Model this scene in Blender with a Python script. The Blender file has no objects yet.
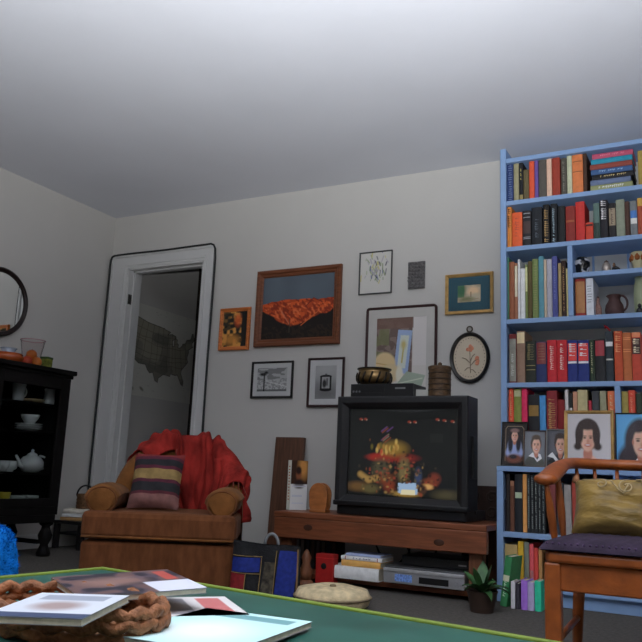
import bpy, bmesh, math, random
import numpy as np
from mathutils import Vector, Matrix
random.seed(7); rng = np.random.default_rng(7)
PI = math.pi
sc = bpy.context.scene
col = sc.collection

# ------------------------------------------------------------------ camera, light, exposure
F = 770.2; YAW, PITCH, ROLL = [math.radians(v) for v in (-28.0975, 11.1517, 2.4583)]
H_CAM, H_ROOM = 0.57, 2.44
fw = Vector((math.sin(YAW)*math.cos(PITCH), math.cos(YAW)*math.cos(PITCH), math.sin(PITCH)))
rt0 = Vector((math.cos(YAW), -math.sin(YAW), 0)); up0 = rt0.cross(fw)
rt = math.cos(ROLL)*rt0 + math.sin(ROLL)*up0; up = -math.sin(ROLL)*rt0 + math.cos(ROLL)*up0
def ray(px, py): return rt*((px-321)/F) + up*(-(py-321)/F) + fw
_d = ray(116, 218.4); _t = (H_ROOM-H_CAM)/_d.z
C = Vector((-_d.x*_t, -_d.y*_t, H_CAM))          # room corner at the origin, back wall y=0, left wall x=0
def PY(px, py, y=0.0): d = ray(px, py); return C + d*((y-C.y)/d.y)
def PX(px, py, x=0.0): d = ray(px, py); return C + d*((x-C.x)/d.x)
def PZ(px, py, z=0.0): d = ray(px, py); return C + d*((z-C.z)/d.z)
cam = bpy.data.cameras.new('camera'); cam.sensor_fit = 'HORIZONTAL'; cam.sensor_width = 36; cam.lens = 36*F/642
cam.clip_start = 0.02
co = bpy.data.objects.new('camera', cam); col.objects.link(co)
M = Matrix((rt, up, -fw)).transposed().to_4x4(); M.translation = C; co.matrix_world = M
sc.camera = co

w = bpy.data.worlds.new('world'); sc.world = w; w.use_nodes = True
w.node_tree.nodes['Background'].inputs[0].default_value = (0.5, 0.6, 0.8, 1); w.node_tree.nodes['Background'].inputs[1].default_value = 0.05
def light(name, kind, loc, target, power, color, size=0.2, **kw):
    l = bpy.data.lights.new(name, kind); l.energy = power; l.color = color
    if kind == 'AREA': l.shape = 'DISK'; l.size = size
    else: l.shadow_soft_size = size
    for k, v in kw.items(): setattr(l, k, v)
    o = bpy.data.objects.new(name, l); col.objects.link(o); o.location = loc
    o.rotation_euler = (Vector(target)-Vector(loc)).to_track_quat('-Z', 'Y').to_euler(); return o
# the camera's flash, tilted up so that most of its light comes back off the ceiling
FL = C + up0*0.12 + rt0*0.03
FE = math.radians(62); FY = YAW-math.radians(8)
FD = Vector((math.sin(FY)*math.cos(FE), math.cos(FY)*math.cos(FE), math.sin(FE)))
light('flash', 'SPOT', FL, FL+FD, 1170, (0.95, 0.98, 1.0), 0.03, spot_size=math.radians(114), spot_blend=1.0)
vs = sc.view_settings; vs.view_transform = 'Standard'; vs.look = 'None'; vs.exposure = 0.0; vs.gamma = 1.0; vs.use_curve_mapping = False

# ------------------------------------------------------------------ helpers
def lin(c):
    c = c/255.0
    return c/12.92 if c <= .04045 else ((c+.055)/1.055)**2.4
def A(r, g, b, E=0.54):                         # colour seen in the photo -> albedo under that much light
    return tuple(min(.88, lin(v)/E) for v in (r, g, b))
_mats = {}
def mat(name, c, rough=.6, var=.12, scale=25., bump=0., bscale=150., metal=0., spec=.35, stretch=(1,1,1), sheen=0., emit=None, detail=3.):
    if name in _mats: return _mats[name]
    m = bpy.data.materials.new(name); m.use_nodes = True; nt = m.node_tree; b = nt.nodes['Principled BSDF']
    b.inputs['Roughness'].default_value = rough; b.inputs['Metallic'].default_value = metal
    b.inputs['Specular IOR Level'].default_value = spec
    if sheen: b.inputs['Sheen Weight'].default_value = sheen
    tc = nt.nodes.new('ShaderNodeTexCoord'); mp = nt.nodes.new('ShaderNodeMapping'); mp.inputs['Scale'].default_value = stretch
    nt.links.new(tc.outputs['Object'], mp.inputs[0])
    n = nt.nodes.new('ShaderNodeTexNoise'); n.inputs['Scale'].default_value = scale; n.inputs['Detail'].default_value = detail
    nt.links.new(mp.outputs[0], n.inputs['Vector'])
    r = nt.nodes.new('ShaderNodeValToRGB'); r.color_ramp.elements[0].position = .3; r.color_ramp.elements[1].position = .7
    r.color_ramp.elements[0].color = (*[v*(1-var) for v in c], 1); r.color_ramp.elements[1].color = (*[min(1, v*(1+var)) for v in c], 1)
    nt.links.new(n.outputs['Fac'], r.inputs[0]); nt.links.new(r.outputs[0], b.inputs['Base Color'])
    if bump:
        n2 = nt.nodes.new('ShaderNodeTexNoise'); n2.inputs['Scale'].default_value = bscale; nt.links.new(mp.outputs[0], n2.inputs['Vector'])
        bp = nt.nodes.new('ShaderNodeBump'); bp.inputs['Strength'].default_value = bump; bp.inputs['Distance'].default_value = .01
        nt.links.new(n2.outputs['Fac'], bp.inputs['Height']); nt.links.new(bp.outputs[0], b.inputs['Normal'])
    _mats[name] = m; return m
def glassmat(name, tint=(1,1,1), refl=.06, rough=.02):
    if name in _mats: return _mats[name]
    m = bpy.data.materials.new(name); m.use_nodes = True; nt = m.node_tree; nt.nodes.clear()
    o = nt.nodes.new('ShaderNodeOutputMaterial'); mx = nt.nodes.new('ShaderNodeMixShader'); t = nt.nodes.new('ShaderNodeBsdfTransparent')
    g = nt.nodes.new('ShaderNodeBsdfGlossy'); g.inputs['Roughness'].default_value = rough; t.inputs[0].default_value = (*tint, 1)
    f = nt.nodes.new('ShaderNodeLayerWeight'); f.inputs[0].default_value = .08; mu = nt.nodes.new('ShaderNodeMath'); mu.operation = 'MULTIPLY'; mu.inputs[1].default_value = refl*10
    nt.links.new(f.outputs['Fresnel'], mu.inputs[0]); nt.links.new(mu.outputs[0], mx.inputs[0])
    nt.links.new(t.outputs[0], mx.inputs[1]); nt.links.new(g.outputs[0], mx.inputs[2]); nt.links.new(mx.outputs[0], o.inputs[0])
    _mats[name] = m; return m
def printmat(name, rough=.55, emit=0.):
    if name in _mats: return _mats[name]
    m = bpy.data.materials.new(name); m.use_nodes = True; nt = m.node_tree; b = nt.nodes['Principled BSDF']
    a = nt.nodes.new('ShaderNodeAttribute'); a.attribute_name = 'Col'
    b.inputs['Roughness'].default_value = rough; b.inputs['Specular IOR Level'].default_value = .3
    if emit:
        b.inputs['Base Color'].default_value = (.012, .013, .014, 1); nt.links.new(a.outputs['Color'], b.inputs['Emission Color']); b.inputs['Emission Strength'].default_value = emit
    else: nt.links.new(a.outputs['Color'], b.inputs['Base Color'])
    _mats[name] = m; return m

class B:                                        # small mesh builder
    def __init__(s): s.v = []; s.f = []
    def add(s, vs, fs):
        k = len(s.v); s.v += [tuple(v) for v in vs]; s.f += [tuple(i+k for i in f) for f in fs]; return s
    def box(s, x0, x1, y0, y1, z0, z1, m=None):
        vs = [Vector((x, y, z)) for z in (z0, z1) for y in (y0, y1) for x in (x0, x1)]
        if m is not None: vs = [m @ v for v in vs]
        return s.add(vs, [(0,2,3,1), (4,5,7,6), (0,1,5,4), (2,6,7,3), (0,4,6,2), (1,3,7,5)])
    def lathe(s, prof, n=24, c=(0,0,0), m=None, cap=True):
        vs = []
        for r, z in prof:
            for i in range(n):
                a = 2*PI*i/n; p = Vector((r*math.cos(a), r*math.sin(a), z)); p = (m @ p) if m is not None else p; vs.append(p+Vector(c))
        fs = [(j*n+i, j*n+(i+1) % n, (j+1)*n+(i+1) % n, (j+1)*n+i) for j in range(len(prof)-1) for i in range(n)]
        if cap: fs += [tuple(range(n-1, -1, -1)), tuple((len(prof)-1)*n+i for i in range(n))]
        return s.add(vs, fs)
    def tube(s, pts, r, n=8, up=(0,0,1), rb=None, cap=True):
        pts = [Vector(p) for p in pts]; L = len(pts); vs = []; upv = Vector(up)
        for i, p in enumerate(pts):
            t = (pts[min(i+1, L-1)]-pts[max(i-1, 0)]).normalized()
            sd = t.cross(upv)
            if sd.length < .05: sd = t.cross(Vector((.3, 1, .1)))
            sd.normalize(); u = sd.cross(t)
            ra = r[i] if isinstance(r, (list, tuple)) else r
            rbb = ra if rb is None else (rb[i] if isinstance(rb, (list, tuple)) else rb)
            vs += [p + sd*ra*math.cos(2*PI*k/n) + u*rbb*math.sin(2*PI*k/n) for k in range(n)]
        fs = [(j*n+i, j*n+(i+1) % n, (j+1)*n+(i+1) % n, (j+1)*n+i) for j in range(L-1) for i in range(n)]
        if cap: fs += [tuple(range(n-1, -1, -1)), tuple((L-1)*n+i for i in range(n))]
        return s.add(vs, fs)
    def grid(s, fn, nu, nv, closeu=False):
        vs = [fn(i/(nu if closeu else nu-1), j/(nv-1)) for j in range(nv) for i in range(nu)]
        fs = [(j*nu+i, j*nu+(i+1) % nu, (j+1)*nu+(i+1) % nu, (j+1)*nu+i) for j in range(nv-1) for i in range(nu if closeu else nu-1)]
        return s.add(vs, fs)
    def prism(s, poly, y0, y1, m=None):          # polygon in XZ extruded along y
        n = len(poly); vs = [Vector((x, y0, z)) for x, z in poly]+[Vector((x, y1, z)) for x, z in poly]
        if m is not None: vs = [m @ v for v in vs]
        return s.add(vs, [tuple(range(n)), tuple(range(2*n-1, n-1, -1))]+[(i, n+i, n+(i+1) % n, (i+1) % n) for i in range(n)])
    def mesh(s, name):
        me = bpy.data.meshes.new(name); me.from_pydata(s.v, [], s.f)
        bm = bmesh.new(); bm.from_mesh(me); bmesh.ops.recalc_face_normals(bm, faces=bm.faces); bm.to_mesh(me); bm.free(); return me
def obj(name, b, m, parent=None, loc=None, smooth=False, bevel=0, rot=None, subsurf=0):
    me = b.mesh(name) if isinstance(b, B) else b
    o = bpy.data.objects.new(name, me); col.objects.link(o)
    if m is not None and not me.materials: me.materials.append(m)
    if parent is not None: o.parent = parent
    if loc is not None: o.location = loc
    if rot is not None: o.rotation_euler = rot
    if smooth:
        me.polygons.foreach_set('use_smooth', [True]*len(me.polygons))
        if smooth == 'auto': me.set_sharp_from_angle(angle=math.radians(40))
    if bevel:
        md = o.modifiers.new('bevel', 'BEVEL'); md.width = bevel; md.segments = 2; md.limit_method = 'ANGLE'
    if subsurf:
        md = o.modifiers.new('sub', 'SUBSURF'); md.levels = subsurf; md.render_levels = subsurf
    return o
def tag(o, label, cat, group=None):
    o['label'] = label; o['category'] = cat
    if group: o['group'] = group
    return o
def thing(name, label, cat, loc=(0,0,0), rot=(0,0,0), group=None):
    o = bpy.data.objects.new(name, None); o.empty_display_size = .05; col.objects.link(o); o.location = loc; o.rotation_euler = rot
    return tag(o, label, cat, group)
def struct(name, b, m, parent=None, **k):
    o = obj(name, b, m, parent, **k); o['kind'] = 'structure'; return o

# ---- flat prints: a fine grid of coloured vertices
def vnoise(U, V, s, seed=0):
    g = np.random.default_rng(seed).random((48, 48)); x = U*s % 46; y = V*s % 46
    i = x.astype(int); j = y.astype(int); a = x-i; b = y-j; a = a*a*(3-2*a); b = b*b*(3-2*b)
    return (g[j, i]*(1-a)+g[j, i+1]*a)*(1-b)+(g[j+1, i]*(1-a)+g[j+1, i+1]*a)*b
class Paint:
    def __init__(s, w, h, n, bg, E=.50):
        s.w, s.h = w, h; s.nx = n; s.ny = max(8, int(n*h/w)); s.E = E
        u, v = np.meshgrid(np.linspace(0, 1, s.nx), np.linspace(0, 1, s.ny)); s.U, s.V = u, v
        s.c = np.empty((s.ny, s.nx, 3)); s.c[:] = A(*bg, E)
    def put(s, mask, c, k=1.):
        m = np.clip(mask, 0, 1)[..., None]*k; s.c = s.c*(1-m)+np.array(A(*c, s.E))*m; return s
    def rect(s, x0, x1, y0, y1, c, k=1.): return s.put(((s.U >= x0) & (s.U <= x1) & (s.V >= y0) & (s.V <= y1)).astype(float), c, k)
    def ell(s, cx, cy, rx, ry, c, soft=.12, k=1., ang=0):
        dx, dy = s.U-cx, (s.V-cy); ca, sa = math.cos(ang), math.sin(ang); X = dx*ca+dy*sa; Y = -dx*sa+dy*ca
        d = np.sqrt((X/rx)**2+(Y/ry)**2); return s.put((1+soft-d)/(2*soft), c, k)
    def poly(s, pts, c, k=1.): return s.put(s.inside(pts), c, k)
    def inside(s, pts):
        m = np.zeros(s.U.shape, bool); n = len(pts)
        for i in range(n):
            (x0, y0), (x1, y1) = pts[i], pts[(i+1) % n]
            if y0 == y1: continue
            m ^= ((y0 > s.V) != (y1 > s.V)) & (s.U < (x1-x0)*(s.V-y0)/(y1-y0)+x0)
        return m.astype(float)
    def line(s, pts, wd, c, k=1.):
        asp = s.h/s.w
        for (x0, y0), (x1, y1) in zip(pts[:-1], pts[1:]):
            dx, dy = x1-x0, (y1-y0)*asp; L = dx*dx+dy*dy+1e-12
            t = np.clip(((s.U-x0)*dx+(s.V-y0)*asp*dy)/L, 0, 1)
            d = np.hypot(s.U-x0-t*dx, (s.V-y0)*asp-t*dy); s.put((wd*1.5-d)/wd, c, k)
        return s
    def mottle(s, amt, sc_, seed=0): s.c *= (1+amt*(vnoise(s.U, s.V*s.h/s.w, sc_, seed)-.5)*2)[..., None]; return s
    def build(s, name, parent, loc, m, bulge=0., rot=None):
        x = (s.U-.5)*s.w; z = (s.V-.5)*s.h; y = -bulge*(1-(2*s.U-1)**2)*(1-(2*s.V-1)**2)**.5 if bulge else np.zeros_like(x)
        vs = np.stack([x, y, z], -1).reshape(-1, 3); i = np.arange(s.ny*s.nx).reshape(s.ny, s.nx)
        fs = np.stack([i[:-1, :-1], i[:-1, 1:], i[1:, 1:], i[1:, :-1]], -1).reshape(-1, 4)
        me = bpy.data.meshes.new(name); me.from_pydata(vs.tolist(), [], fs.tolist())
        at = me.color_attributes.new('Col', 'FLOAT_COLOR', 'POINT')
        at.data.foreach_set('color', np.concatenate([np.clip(s.c, 0, 1), np.ones((s.ny, s.nx, 1))], -1).astype(np.float32).ravel())
        return obj(name, me, m, parent, loc, rot=rot, smooth=bool(bulge))
def frame_ring(w, h, t, d, y=0., round_=0, step=True):   # mitred moulding, outer size w x h, face width t, depth d (towards -y)
    b = B(); prof = [(0, 0), (0, -d*.75), (t*.12, -d), (t*.45, -d*.97), (t*.6, -d*.72), (t*.85, -d*.66), (t, -d*.45), (t, 0)] if step else [(0, 0), (0, -d), (t, -d), (t, 0)]
    def outline(ins):
        hw, hh = w/2-ins, h/2-ins
        if not round_: return [(-hw, -hh), (hw, -hh), (hw, hh), (-hw, hh)]
        r = max(.002, round_-ins); o = []
        for cx, cy, a0 in ((hw-r, -hh+r, -90), (hw-r, hh-r, 0), (-hw+r, hh-r, 90), (-hw+r, -hh+r, 180)):
            o += [(cx+r*math.cos(math.radians(a0+k*22.5)), cy+r*math.sin(math.radians(a0+k*22.5))) for k in range(5)]
        return o
    rings = [[(x, y+py, z) for x, z in outline(i)] for i, py in prof]; n = len(rings[0]); vs = [p for r_ in rings for p in r_]
    b.add(vs, [(j*n+i, j*n+(i+1) % n, ((j+1) % len(prof))*n+(i+1) % n, ((j+1) % len(prof))*n+i) for j in range(len(prof)) for i in range(n)])
    return b

# ------------------------------------------------------------------ room
W_ALB = (.62, .60, .572)
m_wall = mat('wall_paint', W_ALB, .85, .015, 3, .05, 60, spec=.2)
m_ceil = mat('ceiling_paint', (.72, .73, .785), .9, .02, 2, .05, 40, spec=.15)
m_trim = mat('trim_paint', (.68, .675, .67), .45, .02, 6, spec=.4)
m_carpet = mat('carpet', (.125, .115, .105), .95, .2, 60, .5, 400, spec=.1)
XR, YF = 5.9, -6.3
T = .12
# door opening in the back wall
DL, DR, DT = .185, .885, PY(170, 264.5).z
struct('floor', B().box(-T, XR+T, YF-T, 1.3, -.1, 0), m_carpet)
struct('ceiling', B().box(-T, XR+T, YF-T, 1.3, H_ROOM, H_ROOM+.1), m_ceil)
struct('wall_left', B().box(-T, 0, YF, T, 0, H_ROOM), m_wall)
struct('wall_back', B().box(0, DL, 0, T, 0, H_ROOM).box(DR, XR, 0, T, 0, H_ROOM).box(DL, DR, 0, T, DT, H_ROOM), m_wall)
struct('wall_right', B().box(XR, XR+T, YF, T, 0, H_ROOM), m_wall)
struct('wall_front', B().box(-T, XR+T, YF-T, YF, 0, H_ROOM), m_wall)
struct('wall_hall_left', B().box(-T, 0, T, 1.3, 0, H_ROOM), m_wall)
struct('wall_hall_right', B().box(1.5, 1.5+T, T, 1.3, 0, H_ROOM), m_wall)
struct('wall_hall_end', B().box(-T, 1.6, 1.15, 1.3, 0, H_ROOM), m_wall)
m_dark = mat('dark_wood', (.022, .016, .012), .5, .3, 6, stretch=(8, 8, 1))
d2 = struct('hall_end_panel', B().box(.0, .82, 1.105, 1.15, 0, H_ROOM-.05), m_dark, bevel=.004)  # near-black panel put across the hall end to give the black stripe
struct('hall_end_strip', B().box(0, .05, 1.093, 1.105, 0, H_ROOM-.02), m_dark)  # narrow near-black strip before the panel, part of the same stripe
# casing round the door with its stepped mouldings and jambs
CL, CR, CT = .02, PY(217, 246).x-.005, PY(165, 251).z
for nm, x0, x1 in (('trim_1', CL, DL), ('trim_2', DR, CR)):
    sg = 1 if nm == 'trim_1' else -1; xi = x1 if sg > 0 else x0; xo = x0 if sg > 0 else x1; wd = x1-x0
    b = B().box(x0, x1, -.018, -.0005, 0, DT)
    for a, c_, d_ in ((0, .022, .028), (wd*.70, wd*.82, .026)): b.box(min(xo+sg*a, xo+sg*c_), max(xo+sg*a, xo+sg*c_), -d_, -.017, 0, DT)
    struct(nm, b, m_trim)
struct('trim_3', B().box(CL, CR, -.018, -.0005, DT, CT).box(CL, CR, -.028, -.017, CT-.022, CT).box(CL, CL+.022, -.028, -.017, DT, CT-.022).box(CR-.022, CR, -.028, -.017, DT, CT-.022).box(DL-.03, DR+.015, -.026, -.017, DT+.018, DT+.034), m_trim)
jb = struct('trim_4', B().box(DL-.005, DL+.012, -.012, T+.012, 0, DT).box(DR-.012, DR+.005, -.012, T+.012, 0, DT).box(DL, DR, -.012, T+.012, DT-.012, DT+.005)
       .box(DL+.012, DL+.024, .04, .085, 0, DT-.012).box(DR-.024, DR-.012, .04, .085, 0, DT-.012).box(DL+.012, DR-.012, .04, .085, DT-.024, DT-.012), m_trim)
m_steel = mat('dull_steel', (.18, .17, .15), .4, .2, 40, metal=.8)
zs = PY(128, 298).z
obj('strike_plate', B().box(DL+.012, DL+.0155, .0, .035, zs-.045, zs+.03), m_steel, jb)
struct('baseboard_back', B().box(CR, XR, -.015, 0, 0, .09), m_trim, bevel=.004)
struct('baseboard_left', B().box(0, .015, YF, 0, 0, .09), m_trim, bevel=.004)
# cable stapled round the casing
xl, xr, cz, yy = CL+.004, CR+.008, CT-.003, -.036
pts = [(xl, yy, z) for z in np.linspace(.01, CT-.07, 9)]+[(xl+.002, yy, CT-.035), (xl+.012, yy, CT-.012), (xl+.035, yy, cz)]
pts += [(x, yy, cz+.002*math.sin(9*x)) for x in np.linspace(CL+.08, CR-.06, 8)]+[(CR-.022, yy, cz+.003), (CR-.002, yy+.006, cz-.006), (xr, yy+.014, CT-.035)]+[(xr+.003*math.sin(4*z), yy+.018, z) for z in np.linspace(CT-.1, .02, 12)]
tag(obj('cable', B().tube(pts, .0075, 8, up=(0, 1, 0)), mat('cable_black', (.02, .022, .022), .5), smooth=True), 'thin dark cable running up and around the white door casing', 'cable')

# map on the hall wall
US = [(-124.7, 48.4), (-123, 49), (-110, 49), (-95.2, 49), (-94.6, 48.7), (-89.6, 48), (-92, 46.7), (-88, 47.2), (-84.8, 46.5), (-84.5, 45.8), (-87.8, 44.5), (-87.5, 42), (-86.3, 42.2), (-86.2, 44.5), (-85, 45.7), (-83.4, 45), (-83.8, 43.7), (-82.5, 43), (-83.3, 41.8), (-81.5, 41.6), (-79, 42.8), (-79, 43.3), (-76.5, 43.5), (-75, 45), (-71.5, 45), (-70.3, 46), (-69.2, 47.4), (-68, 47.3), (-67.8, 45.7), (-67, 44.8), (-70.5, 43.3), (-70.6, 42), (-70, 41.7), (-74, 40.7), (-74.2, 39.5), (-75.5, 38), (-76, 37), (-75.6, 35.3), (-78, 33.9), (-81, 32), (-81.4, 30.5), (-80, 27), (-80.5, 25.2), (-81.8, 26), (-82.8, 28), (-84, 30), (-85.5, 29.8), (-89, 30.3), (-89.3, 29.2), (-91.5, 29.5), (-94, 29.6), (-97, 27.8), (-97.3, 25.9), (-99.2, 26.5), (-101, 29.6), (-103, 29), (-104.7, 30), (-106.5, 31.8), (-111, 31.3), (-114.8, 32.5), (-117.2, 32.5), (-118.5, 34), (-120.6, 34.6), (-122, 36.7), (-123.8, 39.5), (-124.3, 42.5)]
def conic(lo, la):
    n = .62; r0 = 1.5-math.radians(la-23); th = n*math.radians(lo+96); r = r0/n*.62
    return (r*math.sin(th)*1.02, 1.5-r*math.cos(th))
yw0, yw1 = PX(125.5, 330, 0).y, PX(194, 350, 0).y; zw0, zw1 = PX(181, 387, 0).z, PX(128, 312, 0).z
MY0, MY1 = max(.125, yw0-.06), yw1+.05; MZ0, MZ1 = PX(126, 390, 0).z-.03, zw1+.10
mw = MY1-MY0; mh = MZ1-MZ0; PAP = (128, 127, 122); P = Paint(mw, mh, 230, PAP, .30)
_xy = [None]
_q = [conic(*p_) for p_ in US]; _x0, _x1 = min(a for a, _ in _q), max(a for a, _ in _q); _y0, _y1 = min(b for _, b in _q), max(b for _, b in _q)
def mp_(lo, la): x, y = conic(lo, la); return ((yw0-MY0+(yw1-yw0)*(x-_x0)/(_x1-_x0))/mw, (zw0-MZ0+(zw1-zw0)*(y-_y0)/(_y1-_y0))/mh)
usp = [mp_(*p) for p in US]; ins = P.inside(usp)
P.put(ins, (84, 82, 74)); tint = vnoise(P.U, P.V, 9, 3)
P.put(ins*(tint > .55), (100, 96, 84), .7); P.put(ins*(tint < .38), (68, 67, 62), .7)
for lo in (-120, -114, -109, -104, -100, -96, -91.5, -88, -85, -81, -77): P.line([mp_(lo+random.uniform(-.6, .6), la) for la in (31, 37, 42, 49)], .0022, (48, 46, 42), .75)
for la in (33, 35, 37, 41, 43, 45.5): P.line([mp_(lo, la+random.uniform(-.5, .5)) for lo in range(-124, -72, 6)], .002, (50, 48, 44), .7)
P.put(1-ins, PAP, .9)
P.line(usp+[usp[0]], .003, (52, 50, 46))
for k in range(90):
    a, b_ = random.random(), random.random(); P.rect(a, a+random.uniform(.008, .03), b_, b_+.006, (92, 90, 86), .5)
P.ell(.11, .16, .06, .05, (80, 78, 68), .3).ell(.16, .09, .05, .02, (86, 84, 76), .4, ang=-.6).ell(.30, .08, .03, .014, (86, 84, 76), .4, ang=-.7)
mt = thing('wall_map', 'large paper map of the United States on the hallway wall', 'map', (0, (MY0+MY1)/2, (MZ0+MZ1)/2), (0, 0, PI/2))
obj('paper', B().box(-mw/2, mw/2, -.003, 0, -mh/2, mh/2), mat('map_paper', A(*PAP, .30), .8, .03), mt)
P.build('map_print', mt, (0, -.0042, 0), printmat('print_matte', .75))

# ------------------------------------------------------------------ blue bookcase
m_blue = mat('blue_paint', A(112, 137, 172, .60), .5, .05, 12, .04, 60)
YU, YL = -.26, -.42                            # front planes of upper and lower section
XBL = PY(500.5, 300, YU).x; XBLL = PY(496.6, 500, YL).x; XBR = XBL+1.62
zt = (PY(534, 156.5, YU).z+PY(600, 147, YU).z)/2
z1 = (PY(534, 199.7, YU).z+PY(600, 192, YU).z)/2; z2 = (PY(534, 247.5, YU).z+PY(600, 239.5, YU).z)/2
z3 = (PY(520, 320, YU).z+PY(608, 317.5, YU).z)/2; zc = (PY(575, 275, YU).z+PY(608, 272.5, YU).z)/2; z4 = (PY(534, 384.5, YU).z+PY(603, 384, YU).z)/2
z5 = PY(525, 469.3, YL).z; z6 = PY(522, 535.5, YL).z; z7 = .075
th = .026; hh = th/2; UPR = .032
bk = thing('bookcase', 'tall light blue painted built-in bookcase full of books', 'bookcase', (XBL, 0, 0))
def bxl(name, x0, x1, y0, y1, za, zb, m=m_blue): return obj(name, B().box(x0-XBL, x1-XBL, y0, y1, za, zb), m, bk, bevel=.003)
zpost = PY(500, 149.5, YU).z
bxl('side_panel', XBL, XBL+UPR, YU, -.002, z5+hh, zpost); bxl('side_panel', XBR-UPR, XBR, YU, -.002, z5+hh, zpost)
XI = XBL+UPR; XJ = XBR-UPR
for nm, z in (('top_board', zt), ('shelf', z1), ('shelf', z2), ('shelf', z3), ('shelf', z4)): bxl(nm, XI, XJ, YU, -.012, z-hh, z+hh)
bxl('ledge', XBLL, XBR+.03, YL, -.012, z5-hh, z5+hh)
bxl('side_panel', XBLL, XBLL+UPR, YL, -.002, 0, z5-hh); bxl('side_panel', XBR-UPR+.03, XBR+.03, YL, -.002, 0, z5-hh)
bxl('shelf', XBLL+UPR, XBR, YL, -.012, z6-hh, z6+hh); bxl('shelf', XBLL+UPR, XBR, YL, -.012, z7-hh, z7+hh)
bxl('toe_kick', XBLL+UPR, XBR, YL+.03, YL+.05, 0, z7-hh)
m_back = mat('bookcase_back_paint', (.56, .57, .57), .8, .03, 5)
bxl('back_panel', XI, XJ, -.012, -.002, z5+hh, zt+hh, m_back); bxl('back_panel', XBLL+UPR, XBR, -.012, -.002, 0, z5-hh, m_blue)
xd = PY(570.3, 280, YU).x; bxl('divider', xd-.013, xd+.013, YU, -.012, z3+hh, z2-hh)
bxl('cubby_shelf', xd+.013, XJ, YU, -.012, zc-hh, zc+hh)
xd2 = PY(617.7, 400, YU).x; bxl('divider', xd2-.014, xd2+.014, YU, -.012, z5+hh, z4-hh)
xd3 = PY(616, 475, YL).x; bxl('divider', xd3-.014, xd3+.014, YL, -.012, z6+hh, z5-hh); bxl('divider', xd3-.014, xd3+.014, YL, -.012, z7+hh, z6-hh)
for px in (593, 628): x = PY(px, 255, -.02).x; bxl('back_batten', x-.006, x+.006, -.022, -.012, zc+hh, z2-hh)

# ------------------------------------------------------------------ books
m_page = mat('page_edges', (.62, .56, .44), .9, .12, 90, stretch=(1, 1, .1))
ORD = 'first second third fourth fifth sixth seventh eighth ninth tenth eleventh twelfth thirteenth fourteenth fifteenth sixteenth seventeenth eighteenth nineteenth'.split()
def cmat(c, kind='cloth', E=.54):
    g_ = sum(c)/3; c = tuple(v+(g_-v)*.12 for v in c)
    key = '%s_%d_%d_%d_%d' % (kind, *[int(v) for v in c], int(E*100))
    return mat(key, A(*c, E), .62 if kind == 'cloth' else .4, .1, 40, .06, 300)
def arcx(t, b, a, off=0.):                      # point on the rounded spine, a in -1..1
    return (a*t/2, -b*(1-a*a)-off)
def book_mesh(t, h, d, b):
    c = min(.0028, t*.2); o = [arcx(t, b, -1+2*k/6) for k in range(7)]
    poly = o+[(t/2, d), (t/2-c, d), (t/2-c, c*1.2), (-t/2+c, c*1.2), (-t/2+c, d), (-t/2, d)]; n = len(poly)
    bd = B().add([(x, y, z) for z in (0, h) for x, y in poly], [(i, (i+1) % n, n+(i+1) % n, n+i) for i in range(n)])
    for s in (0, n):                            # caps as quads: spine strip and two boards
        k = s
        bd.f += [(k+0, k+1, k+10, k+11)[::1], (k+1, k+2, k+3, k+4, k+5, k+9, k+10), (k+5, k+6, k+7, k+8, k+9), (k+0, k+11, k+12)]
    return bd
def patch(bd, t, b, za, zb, a0=-.9, a1=.9, off=.0007, n=5):
    vs = [(*arcx(t, b, a0+(a1-a0)*k/n, off), z) for z in (za, zb) for k in range(n+1)]
    return bd.add(vs, [(k, k+1, n+2+k, n+1+k) for k in range(n)])
def make_book(x0, x1, z0, h, y, d, c, label, group, marks=(), lean=0., E=.54, rotz=0.):
    t = max(.006, x1-x0-.0012); b = min(.005, t*.16)
    o = obj('book', book_mesh(t, h, d, b), cmat(c, 'cloth', E), None, ((x0+x1)/2, y+b, z0), smooth='auto', rot=(0, lean, rotz))
    tag(o, label, 'book', group)
    obj('page_block', B().box(-t/2+.002, t/2-.002, .004, d-.004, .003, h-.003), m_page, o)
    for kd, za, zb, mc in marks:
        bd = B()
        if kd == 'panel': patch(bd, t, b, za*h, zb*h); nm = 'label_panel'
        elif kd == 'band':
            patch(bd, t, b, za*h, za*h+.004); patch(bd, t, b, zb*h-.004, zb*h); nm = 'spine_band'
        elif kd == 'rows':
            nm = 'title_lettering'; k = za*h
            while k < zb*h: patch(bd, t, b, k, k+.004, -.7+random.random()*.3, .7-random.random()*.3, .0012, 3); k += .011+random.random()*.006
        else:                                   # lettering running down the spine
            nm = 'title_lettering'; k = za*h; wd = .42 if kd == 'text' else .72
            while k < zb*h:
                L = random.uniform(.004, .0085); a = -wd+random.random()*.2; patch(bd, t, b, k, k+L*.35, a, wd-random.random()*.2, .0012, 2)
                patch(bd, t, b, k+L*.35, k+L, a, a+wd*.7, .0012, 2); k += L+.003+(random.random() < .15)*.01
        obj(nm, bd, cmat(mc, 'ink', E), o)
    return o
def row(shelfname, group, z0, y, d, ymid, items, E=.54, zmax=None):
    prev = -9
    for i, it in enumerate(items):
        p0, p1, top, c, desc = it[:5]; marks = it[5] if len(it) > 5 else (); lean = it[6] if len(it) > 6 else 0.
        x0, x1 = PY(p0, ymid, y).x, PY(p1, ymid, y).x; x0 = max(x0, prev+.0006, XI_MIN[shelfname.startswith(('shelf below', 'bottom'))]+.0012)
        for b0, b1 in BLOCK.get(group, ()):
            if x1 > b0 and x0 < b1:
                if (x0+x1)/2 < (b0+b1)/2: x1 = b0-.001
                else: x0 = b1+.001
        if x1-x0 < .008: x1 = x0+.008
        prev = x1
        h = PY((p0+p1)/2, top, y).z-z0
        if zmax: h = min(h, zmax-z0-.004)
        make_book(x0, x1, z0+.0005, h, y, d*random.uniform(.86, 1.), c, '%s, %s from left on %s' % (desc, ORD[i], shelfname), group, marks, lean, E)
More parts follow.
